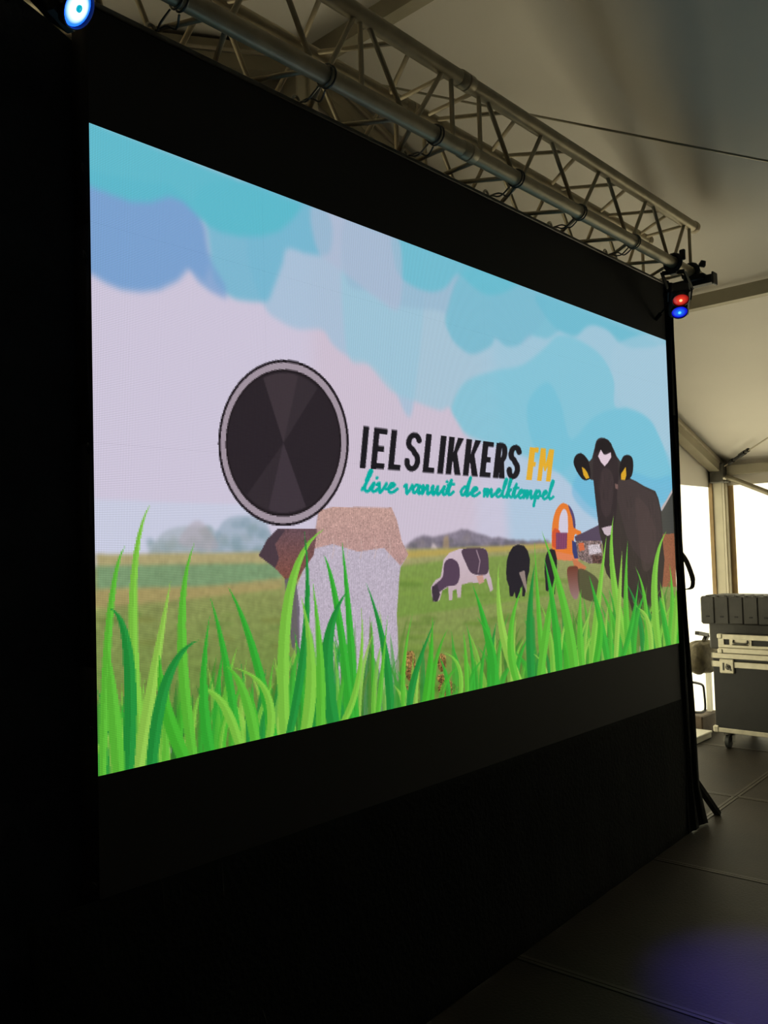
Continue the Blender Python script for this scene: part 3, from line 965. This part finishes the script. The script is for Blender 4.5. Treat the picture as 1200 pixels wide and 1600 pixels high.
nt.links.new(outs[0].outputs[0], mm.inputs[0])
nt.links.new(outs[1].outputs[0], mm.inputs[1])
nt.links.new(at.outputs['Color'], p.inputs['Emission Color'])
nt.links.new(mm.outputs[0], p.inputs['Emission Strength'])

led = thing('led_wall', 'large black LED video wall showing cows in grass under blue clouds', 'LED screen', (1.5, 0, ZB))
TN = 128
T = .5
jj, ii = np.meshgrid(np.arange(TN + 1), np.arange(TN + 1))
e = 0.00006
gx = e + jj.ravel() / TN * (T - 2 * e)
gz = e + ii.ravel() / TN * (T - 2 * e)
gv = np.stack([gx, np.zeros_like(gx), gz], 1)
D = .075
extra = np.array([(e, D, e), (T - e, D, e), (T - e, D, T - e), (e, D, T - e)])
tv_ = np.concatenate([gv, extra]).astype(np.float32)
qi, qj = np.meshgrid(np.arange(TN), np.arange(TN), indexing='ij')
a0 = (qi * (TN + 1) + qj).ravel()
quads = np.stack([a0, a0 + 1, a0 + TN + 2, a0 + TN + 1], 1)
n0 = (TN + 1) ** 2
c00, c10, c11, c01 = 0, TN, (TN + 1) ** 2 - 1, (TN + 1) * TN
b00, b10, b11, b01 = n0, n0 + 1, n0 + 2, n0 + 3
sides = np.array([(b10, b00, b01, b11), (c00, b00, b10, c10), (c10, b10, b11, c11), (c11, b11, b01, c01), (c01, b01, b00, c00)])
allq = np.concatenate([quads, sides]).astype(np.int32)
nq = len(allq)
for r_ in range(4):
    for c_ in range(6):
        me = bpy.data.meshes.new('led_tile')
        me.vertices.add(len(tv_))
        me.vertices.foreach_set('co', tv_.ravel())
        me.loops.add(nq * 4)
        me.loops.foreach_set('vertex_index', allq.ravel())
        me.polygons.add(nq)
        me.polygons.foreach_set('loop_start', np.arange(0, nq * 4, 4, dtype=np.int32))
        me.update(calc_edges=True)
        cols = np.zeros((nq, 4), np.float32)
        cols[:, 3] = 1
        cols[:TN * TN] = lin[r_ * TN:(r_ + 1) * TN, c_ * TN:(c_ + 1) * TN].reshape(-1, 4)
        atr = me.attributes.new('led', 'FLOAT_COLOR', 'FACE')
        atr.data.foreach_set('color', cols.ravel())
        me.materials.append(lm)
        me.validate()
        o = bpy.data.objects.new('led_tile', me)
        COL.objects.link(o)
        o.parent = led
        o.location = (c_ * T - 1.5, 0, r_ * T)
ZT = ZB + WH
# hanging bar along the top and the frame behind
mb = MB()
mb.box((-.01, -.004, ZT + .002), (3.01, .075, ZT + .016), .002)
mb.build('hanging_bar', 'steel', led)
mb = MB()
for x in np.arange(0.25, 3.0, .5):
    mb.obox((x, .10, 0.02), (x, .10, ZT), .05, .05, (0, 1, 0))
mb.obox((0.2, .10, .35), (2.8, .10, .35), .05, .05)
mb.box((.0, .012, ZB - .05), (3.0, .085, ZB - .001))
mb.build('support_frame', 'blackmetal', led)
for zt in (2.47, 2.25, 2.05, 1.92, 1.62, 1.44, 1.2, 1.0, .82, .72, .665):
    mb = MB()
    dx = random.uniform(.010, .022)
    mb.tube([(-.002, .01, zt), (-dx * .7, .0, zt + .012), (-dx, -.004, zt + .016), (-dx * .8, .004, zt + .006), (-.002, .015, zt - .006)], .0016, 5)
    mb.build('elastic_tie', 'thread', led)

# ------------------------------------------------------------------ truss over the wall
TY0, TY1, TZ0, TZ1 = -.12, .12, 2.678, 2.914
tr = thing('lighting_truss', 'silver box truss running above the LED wall', 'truss', (1.2, 0, TZ0))
XJ, XT0, XT1 = 1.27, -1.23, 3.12


def section(xa, xb, tops):
    for y in (TY0, TY1):
        for z in (TZ0, TZ1):
            mb_ = MB()
            mb_.tube([(xa + .012, y, z), (xb - .012, y, z)], .0255, 18)
            ch_ = mb_.build('chord', 'truss', tr, True)
            for xx in (xa, xb):
                mc = MB()
                sgn = 1 if xx == xa else -1
                mc.lathe([(.021, 0), (.029, .004), (.029, .03), (.0265, .036)], (xx, y, z), (sgn, 0, 0), 18)
                mc.build('end_collar', 'truss', ch_, True)
    n = len(tops)
    bots = [(tops[i] + tops[i + 1]) / 2 for i in range(n - 1)]

    def br(p_, q_, rr=.0078):
        mb_ = MB()
        mb_.tube([p_, q_], rr, 10)
        mb_.build('brace', 'truss', tr, True)
    for y in (TY0, TY1):                         # upright faces
        for i in range(n - 1):
            br((tops[i] + .02, y, TZ1), (bots[i] - .02, y, TZ0))
            br((bots[i] + .02, y, TZ0), (tops[i + 1] - .02, y, TZ1))
        br((xa + .075, y, TZ0), (xa + .075, y, TZ1))
        br((xb - .075, y, TZ0), (xb - .075, y, TZ1))
    for z in (TZ0, TZ1):                         # lying faces
        for i in range(n - 1):
            br((tops[i] + .02, TY1, z), (bots[i] - .02, TY0, z))
            br((bots[i] + .02, TY0, z), (tops[i + 1] - .02, TY1, z))
        br((xa + .075, TY0, z), (xa + .075, TY1, z))
        br((xb - .075, TY0, z), (xb - .075, TY1, z))


mbv = MB()
mbv.tube([(.775, TY0, TZ0), (.775, TY0, TZ1)], .0078, 10)
mbv.build('brace', 'truss', tr, True)
section(XT0, XJ, [-1.13, -.71, -.29, .13, .44, .78, 1.18])
section(XJ, XT1, [1.36, 1.765, 2.2, 2.62, 3.02])

# wire slings that carry the wall
for i, x in enumerate((.636 - .47, .636, 1.105, 1.555, 1.99, 2.447)):
    words = ['first', 'second', 'third', 'fourth', 'fifth', 'sixth']
    s_ = thing('wire_sling', '%s wire sling from the left between truss tube and LED wall top' % words[i], 'sling', (x, .02, ZT), 'wire slings holding the LED wall')
    mb = MB()
    for k, rr in ((-.007, .0295), (.007, .030)):
        mb.tube([(x + k, TY0 + rr * math.cos(t), TZ0 + rr * math.sin(t)) for t in [2 * math.pi * q / 16 for q in range(16)]], .0030, 6, closed=True)
    mb.build('chord_loop', 'steel', s_, True)
    mb = MB()
    lpath = [(x - .012, TY0 + .02, TZ0 - .026), (x - .022, TY0 + .045, TZ0 - .05), (x - .01, TY0 + .075, TZ0 - .045), (x + .006, TY0 + .10, TZ0 - .03), (x + .012, .0, ZT + .02)]
    mb.tube(spline(lpath, 4, False), .0030, 6)
    mb.tube(spline([(x + .012, TY0 + .02, TZ0 - .028), (x + .03, TY0 + .06, TZ0 - .036), (x + .02, -.03, ZT + .022), (x + .012, .02, ZT + .018)], 4, False), .0030, 6)
    mb.build('wire_legs', 'steel', s_, True)
    mb = MB()
    mb.tube([(x + .012 + .014 * math.cos(t), .02, ZT + .028 + .016 * math.sin(t)) for t in [2 * math.pi * q / 12 for q in range(12)]], .005, 6, closed=True)
    mb.tube([(x - .008, .02, ZT + .02), (x + .034, .02, ZT + .02)], .006, 8)
    mb.build('shackle', 'alu', s_, True)

# ------------------------------------------------------------------ stage lamps
def stage_lamp(cx_, cy_, zc_, aim, label, spot_e, k, size, bmat, bcore, hit):
    """two-eyed lamp: red lens above, blue lens below; aim is where it looks"""
    a_ = Vector(aim).normalized()
    side = a_.cross(Vector((0, 0, 1))).normalized()
    up = side.cross(a_).normalized()
    c = Vector((cx_, cy_, zc_))
    root = thing('stage_lamp', label, 'stage light', tuple(c), 'two-eyed stage lamps on the truss')
    B = Matrix((side, up, -a_)).transposed()      # local x side, y up, -z aim

    def w(p_):
        return c + B @ (Vector(p_) * k)
    mb_ = MB()
    mb_.box((-.056, -.1, .0), (.056, .1, .085), .012)
    mb_.box((-.035, -.07, .085), (.035, .07, .115), .01)
    mb_.v = [tuple(w(p_)) for p_ in mb_.v]
    hs = mb_.build('housing', 'blackmetal', root)
    for sg, nm, mt in ((1, 'red', 'red_lens'), (-1, 'blue', bmat)):
        lc = w((0, sg * .046, 0))
        sc_ = lambda pr: [(x_ * k, h_ * k) for x_, h_ in pr]
        mb_ = MB()
        mb_.lathe(sc_([(.049, -.01), (.049, .016), (.046, .018), (.0455, .006), (.044, .004)]), lc, a_, 28)
        mb_.build('bezel', 'blackmetal', hs, True)
        mb_ = MB()
        mb_.lathe(sc_([(.044, .002), (.044, .008), (.038, .0105), (.03, .013), (.02, .0145), (.010, .0155)]), lc, a_, 28)
        ln_ = mb_.build('lens', mt, root, True, origin=lc)
        tag(ln_, 'glowing %s round lens' % nm)
        mb_ = MB()
        mb_.lathe(sc_([(.009, .014), (.009, .018), (.005, .020)]), lc, a_, 14)
        cr = mb_.build('led_core', bcore if nm == 'blue' else 'redcore', ln_, True, origin=lc)
        cr.location = (0, 0, 0)
        l = bpy.data.lights.new('%s_beam' % nm, 'SPOT')
        l.energy = spot_e * (1.0 if nm == 'blue' else .03)
        l.color = (.06, .04, 1.0) if nm == 'blue' else (1.0, .05, .03)
        l.spot_size = math.radians(size)
        l.spot_blend = 1.0
        l.shadow_soft_size = .03
        lo = bpy.data.objects.new('%s_beam' % nm, l)
        COL.objects.link(lo)
        lo.parent = root
        lo.location = (lc - c) + a_ * .035
        lo.rotation_euler = (Vector(hit) - lc).to_track_quat('-Z', 'Y').to_euler()      # beam turned off the lens axis to land on hit
    # yoke, clamp on the truss tube, knob, cable tail
    mb_ = MB()
    top = Vector((cx_, TY0, TZ0 - .034))
    pts = [w((-.064, .0, .05)), w((-.066, .07, .05)), Vector((cx_, TY0, 0)) - side * .05 + Vector((0, 0, TZ0 - .045)),
           Vector((cx_, TY0, 0)) + side * .05 + Vector((0, 0, TZ0 - .045)), w((.066, .07, .05)), w((.064, .0, .05))]
    for q in range(5):
        mb_.obox(pts[q], pts[q + 1], .006, .024, tuple(a_))
    mb_.build('yoke', 'blackmetal', root)
    mb_ = MB()
    mb_.tube([(cx_, TY0 + .036 * math.cos(t), TZ0 + .036 * math.sin(t)) for t in [2 * math.pi * q / 14 for q in range(14)]], .011, 8, closed=True)
    mb_.box((cx_ - .018, TY0 - .018, TZ0 - .056), (cx_ + .018, TY0 + .018, TZ0 - .03), .004)
    mb_.box((cx_ - .008, TY0 - .06, TZ0 + .0), (cx_ + .008, TY0 - .034, TZ0 + .05), .004)
    mb_.build('clamp', 'blackmetal', root, True)
    mb_ = MB()
    mb_.tube(spline([w((.05, -.02, .09)), w((.085, .03, .08)), w((.07, -.06, .07)), w((.095, -.10, .06)), w((.115, -.125, .05))], 5, False), .004, 6)
    mb_.tube([w((.097, -.105, .06)), w((.128, -.14, .045))], .010, 8)
    mb_.build('cable_tail', 'strap', root, True)
    return root


stage_lamp(2.842, -.145, 2.475, (-.47, -.27, -.80), 'two-eyed stage lamp glowing red and blue at the right truss end', 330, .78, 20, 'blue_lens', 'core', (1.84, -.80, 0))
stage_lamp(-.095, -.165, 2.551, (.40, -.63, -.58), 'two-eyed stage lamp shining blue at the upper left screen corner', 60, .88, 80, 'bright_blue_lens', 'teal_core', (1.6, -2.9, 0))

# black square arm clamped to the truss end, pointing at the audience
arm = thing('clamp_arm', 'black square steel arm clamped to the right truss end', 'bracket', (3.06, -.12, 2.64))
mb = MB()
mb.obox((3.06, .06, 2.627), (3.06, -.222, 2.627), .040, .040)
mb.build('tube', 'bracket', arm)
mb = MB()
mb.box((3.034, -.230, 2.598), (3.086, -.221, 2.656), .002)
mb.build('end_plate', 'bracket', arm)
mb = MB()
mb.tube([(3.04, TY0 + .036 * math.cos(t), TZ0 + .036 * math.sin(t)) for t in [2 * math.pi * q / 14 for q in range(14)]], .012, 8, closed=True)
mb.box((3.02, TY0 - .07, TZ0 - .05), (3.07, TY0 + .03, TZ0 - .02), .005)
mb.lathe([(.014, 0), (.018, .01), (.012, .03)], (3.05, TY0 - .05, TZ0 + .015), (0, -.4, 1), 8)
mb.build('pipe_clamp', 'blackmetal', arm, True)

# ------------------------------------------------------------------ drapes around the wall
def edge_y(x):          # line of the deck joint under the skirt
    return 0.004 + (x - 2.62) * math.tan(AN) - .004


def drape(name, xs_, ztop, zbot, ytop, ybot, amp, m, label, freq=24.0, thick=.006, n=None, wav=1.0):
    n = n or int((xs_[1] - xs_[0]) * 70)
    rows = []
    for k in range(15):
        t = k / 14
        row = []
        for i in range(n + 1):
            x = xs_[0] + (xs_[1] - xs_[0]) * i / n
            zt, zb_ = ztop(x), zbot(x)
            y = ytop(x) * (1 - t) + ybot(x) * t + amp * (.3 + .7 * t) * (math.sin(freq * x + .4 * math.sin(5 * t)) * .7 + math.sin(freq * 2.3 * x + 1) * .3)
            row.append((x, y, zt + (zb_ - zt) * t))
        rows.append(row)
    mb_ = MB()
    mb_.grid(rows)
    o_ = mb_.build(name, m, smooth=True, origin=(sum(xs_) / 2, ybot(sum(xs_) / 2), zbot(xs_[0])))
    md = o_.modifiers.new('thickness', 'SOLIDIFY')
    md.thickness = thick
    return tag(o_, label, 'curtain')


drape('stage_skirt', (-.16, 3.06), lambda x: ZB - .001, lambda x: .0025, lambda x: .004, lambda x: edge_y(x) - .012, .0015, 'skirt', 'black cloth skirt hanging below the LED wall to the deck')
drape('side_curtain', (-1.7, .12), lambda x: min(2.598 - .375 * x, 2.66), lambda x: .006, lambda x: .092, lambda x: .092, .006, 'drape', 'black curtain beside the left edge of the LED wall', 22.0)
# narrow return along the right edge, hanging wider towards the floor
mb = MB()
rows = []
prof = [(2.66, 3.088), (2.4, 3.082), (2.0, 3.080), (1.66, 3.086), (1.28, 3.092), (1.03, 3.116), (.6, 3.138), (.2, 3.142), (.006, 3.22)]
for z, xr in prof:
    rows.append([(3.003 + (xr - 3.003) * t / 6, .004 + .010 * math.sin(t * 1.9 + z * 3) + .004 * t / 6, z) for t in range(7)])
mb.grid(rows)
o = mb.build('edge_drape', 'skirt', smooth=True, origin=(3.05, .01, 0))
o.modifiers.new('thickness', 'SOLIDIFY').thickness = .012
tag(o, 'narrow black drape hanging along the right edge of the LED wall', 'curtain')

mb = MB()
pts = [(3.088, .012, 1.335), (3.150, .010, 1.29), (3.205, .008, 1.215), (3.212, .008, 1.18), (3.195, .008, 1.158), (3.150, .010, 1.152), (3.098, .012, 1.155)]
sp = spline(pts, 5, False)
for i in range(len(sp) - 1):
    mb.obox(sp[i], sp[i + 1], .004 if i > 12 else .012, .020, (0, 1, 0))
o = mb.build('webbing_loop', 'strap', origin=(3.1, .012, 1.15))
tag(o, 'black webbing loop sticking out of the right edge drape', 'strap')
mb = MB()
mb.obox((3.135, .02, .24), (3.385, .005, .006), .022, .03, (0, 1, 0))
o = mb.build('floor_strut', 'strap', origin=(3.38, .01, 0))
tag(o, 'slanting black strut between right edge drape and deck', 'strut')
for (xa, za, xb, zb_, lab) in ((.148, .632, .205, .02, 'left'), (.315, .63, .43, .02, 'right')):
    mb = MB()
    sp = spline([(xa, -.012, za), (xa + .008, -.022, za * .75 + zb_ * .25), ((xa + xb) / 2 + .004, -.05, (za + zb_) / 2), (xb, -.135, zb_)], 6, False)
    mb.tube(sp, .0012, 5)
    o = mb.build('thin_cord', 'thread', origin=(xb, -.13, 0))
    tag(o, 'thin grey cord in front of the black skirt, %s of two' % lab, 'cord', 'cords on the skirt')

# ------------------------------------------------------------------ flight case
fc = thing('flight_case', 'black flight case with aluminium edges and butterfly latch on casters', 'flight case', (5.1, .2, 0))
X0, X1, Y0, Y1 = 4.80, 5.42, -.25, .575
ZC0, ZC1, ZL = .115, .555, .635
mb = MB()
mb.box((X0 + .008, Y0 + .008, ZC0), (X1 - .008, Y1 - .008, ZC1), .003)
cb = mb.build('body', 'caseply', fc)
mb = MB()
mb.box((X0 + .008, Y0 + .008, ZC1 + .03), (X1 - .008, Y1 - .008, ZL), .003)
mb.build('lid', 'caseply', fc)
for nm, z0, z1 in (('bottom_edge', ZC0 - .008, ZC0 + .022), ('body_edge', ZC1 - .012, ZC1 + .028), ('lid_edge', ZC1 + .046, ZC1 + .082)):
    mb = MB()
    for a_, c_ in (((X0, Y0), (X0 + .01, Y1)), ((X1 - .01, Y0), (X1, Y1)), ((X0, Y0), (X1, Y0 + .01)), ((X0, Y1 - .01), (X1, Y1))):
        mb.box((a_[0], a_[1], z0), (c_[0], c_[1], z1), .003)
    mb.build(nm, 'case_alu', fc)
for y in (Y0 + .012, Y1 - .012):
    mb = MB()
    mb.box((X0 - .004, y - .02, ZC0 - .012), (X0 + .03, y + .02, ZC0 + .035), .008)
    mb.build('corner_guard', 'case_alu', fc)
# butterfly latch
for y in (.47, -.16):
    mb = MB()
    mb.box((X0 - .010, y - .048, ZC1 - .052), (X0 + .002, y + .048, ZC1 + .044), .009)
    lt = mb.build('latch', 'case_alu', fc)
    mb = MB()
    mb.box((X0 - .016, y + .016, ZC1 - .03), (X0 - .009, y + .026, ZC1 + .02), .002)
    mb.obox((X0 - .013, y - .03, ZC1 - .03), (X0 - .013, y + .0, ZC1 + .012), .008, .008)
    mb.lathe([(.018, 0), (.018, .004), (.01, .007)], (X0 - .010, y - .01, ZC1 - .008), (-1, 0, 0), 16)
    mb.build('wing', 'steel', lt)
for x, y in ((4.87, .50), (5.35, .50), (4.87, -.17), (5.35, -.17)):
    mb = MB()
    mb.box((x - .045, y - .045, ZC0 - .016), (x + .045, y + .045, ZC0 - .008), .003)
    cs = mb.build('caster', 'steel', fc)
    mb = MB()
    mb.obox((x, y - .022, .10), (x - .02, y - .022, .04), .006, .034, (0, 1, 0))
    mb.obox((x, y + .022, .10), (x - .02, y + .022, .04), .006, .034, (0, 1, 0))
    mb.lathe([(.03, 0), (.03, .014)], (x, y, .086), (0, 0, 1), 12)
    mb.build('fork', 'steel', cs)
    mb = MB()
    mb.lathe([(.028, -.016), (.043, -.012), (.043, .012), (.028, .016)], (x - .02, y, .0435), (0, 1, 0), 20)
    mb.build('wheel', 'rubber', cs, True)

# silver rack case on top
sc = thing('silver_case', 'slim silver rack case with recessed handle on the flight case', 'case', (4.86, .14, ZL))
SX0, SX1, SY0, SY1, SZ0, SZ1 = 4.79, 4.93, -.22, .52, ZL + .005, .765
mb = MB()
mb.box((SX0 + .01, SY0 + .006, SZ0 + .004), (SX1, SY1 - .006, SZ1 - .004), .003)
mb.build('shell', 'caseply', sc)
for z0, z1 in ((SZ1 - .034, SZ1), (SZ0 + .036, SZ0 + .056), (SZ0, SZ0 + .034)):
    mb = MB()
    mb.box((SX0, SY0, z0), (SX0 + .012, SY1, z1), .003)
    mb.build('edge_rail', 'case_alu', sc)
for y0, y1 in ((SY1 - .04, SY1), (.09, .12), (.425, .445), (.30, .32), (SY0, SY0 + .03)):
    mb = MB()
    mb.box((SX0 + .001, y0, SZ0 + .05), (SX0 + .012, y1, SZ1 - .03), .002)
    mb.build('cross_rail', 'case_alu', sc)
for z in (SZ0 + .012, SZ1 - .014):
    mb = MB()
    mb.box((SX0 - .006, SY1 - .03, z - .016), (SX0 + .02, SY1 + .006, z + .016), .006)
    mb.build('corner_guard', 'case_alu', sc)
mb = MB()
mb.box((SX0 - .001, .31, SZ1 - .064), (SX0 + .01, .43, SZ1 - .028), .003)
hd = mb.build('handle_dish', 'case_alu', sc)
hd2 = MB()
hd2.tube(spline([(SX0 - .002, .415, SZ1 - .036), (SX0 - .012, .408, SZ1 - .056), (SX0 - .012, .332, SZ1 - .056), (SX0 - .002, .325, SZ1 - .036)], 4, False), .006, 8)
hd2.build('grip', 'steel', hd, True)

# ribbed black tub behind it
tb = thing('ribbed_tub', 'black ribbed plastic tub with notched lid on the flight case', 'tub', (5.16, .2, ZL))
TX0, TX1, TY_0, TY_1 = 4.96, 5.38, -.20, .69
mb = MB()
mb.box((TX0 + .03, TY_0 + .03, ZL + .004), (TX1 - .03, TY_1 - .03, .84), .012)
mb.build('body', 'blackplastic', tb)
mb = MB()
mb.box((TX0 + .008, TY_0 - .01, .812), (TX1 - .008, TY_1 + .015, 1.005), .012)
ld = mb.build('lid', 'blackplastic', tb)
y = TY_1 + .010
k = 0
while y > TY_0 + .05:
    mb = MB()
    mb.box((TX0, y - .096, .818), (TX0 + .02, y - .003, 1.003), .006)
    mb.build('rib_panel', 'blackplastic', ld)
    mb = MB()
    for q in range(3):
        h = .006 + .008 * ((k + q) % 2)
        mb.box((TX0 + .01, y - .03 * q - .026, .998), (TX0 + .16, y - .03 * q - .004, 1.000 + h), .004)
    mb.build('tooth_row', 'blackplastic', ld)
    mb = MB()
    mb.box((TX0 - .003, y - .062, .862), (TX0 + .006, y - .036, .872), .002)
    mb.build('slot', 'blackmetal', ld)
    y -= .098
    k += 1

# things in the corner between the case and the gable wall
wb = thing('white_box', 'small low white box on the deck beside the flight case', 'box', (4.95, .80, 0))
mb = MB()
mb.box((4.815, .705, 0.001), (5.07, .87, .040), .006)
mb.build('body', 'white', wb)
mb = MB()
mb.box((4.81, .70, .036), (5.075, .875, .052), .004)
mb.build('lid', 'white', wb)
YS = .83
st = thing('floor_stand', 'grey cloth-covered lamp on a pale stand beside the flight case', 'stand lamp', (5.30, YS, 0))
mb = MB()
mb.box((5.10, YS - .05, .001), (5.40, YS + .05, .135), .008)
mb.build('base', 'brown', st)
mb = MB()
mb.obox((5.345, YS - .01, .13), (5.345, YS - .01, .47), .04, .03, (0, 1, 0))
mb.build('pole', 'white', st)
mb = MB()
rows = []
for i in range(13):
    ph = math.pi * i / 12
    rows.append([])
    for j in range(25):
        th = 2 * math.pi * j / 24
        rr = 1 + .06 * math.sin(3 * th + 2 * ph) + .05 * math.sin(5 * th - 4 * ph) * math.sin(ph)
        sgz = math.copysign(abs(math.cos(ph)) ** .5, math.cos(ph))
        rows[-1].append((5.25 + .20 * rr * math.sin(ph) ** .5 * math.cos(th), YS - .01 + .075 * rr * math.sin(ph) ** .5 * math.sin(th), .545 + .115 * sgz * (1 + .06 * math.sin(4 * th))))
mb.grid(rows)
mb.build('cloth_cover', 'mottled', st, True)
mb = MB()
a1, a2, a3 = on_y(1089, 989, YS), on_y(1105, 992, YS), on_y(1098, 1008, YS)
mb.obox(a1, a2, .03, .026)
mb.obox(a2, a3, .03, .026)
mb.build('bent_bracket', 'bracket', st)
mb = MB()
lp = [on_y(px, py, YS - .07) for px, py in ((1082, 1066), (1092, 1068), (1098, 1071), (1100, 1080), (1102, 1105), (1099, 1112), (1090, 1113), (1082, 1112))]
mb.tube(spline([tuple(q) for q in lp], 4, False), .0085, 8)
mb.build('cable_loop', 'blackmetal', st, True)

# tidy helper properties
for o in bpy.data.objects:
    if '_o' in o:
        del o['_o']
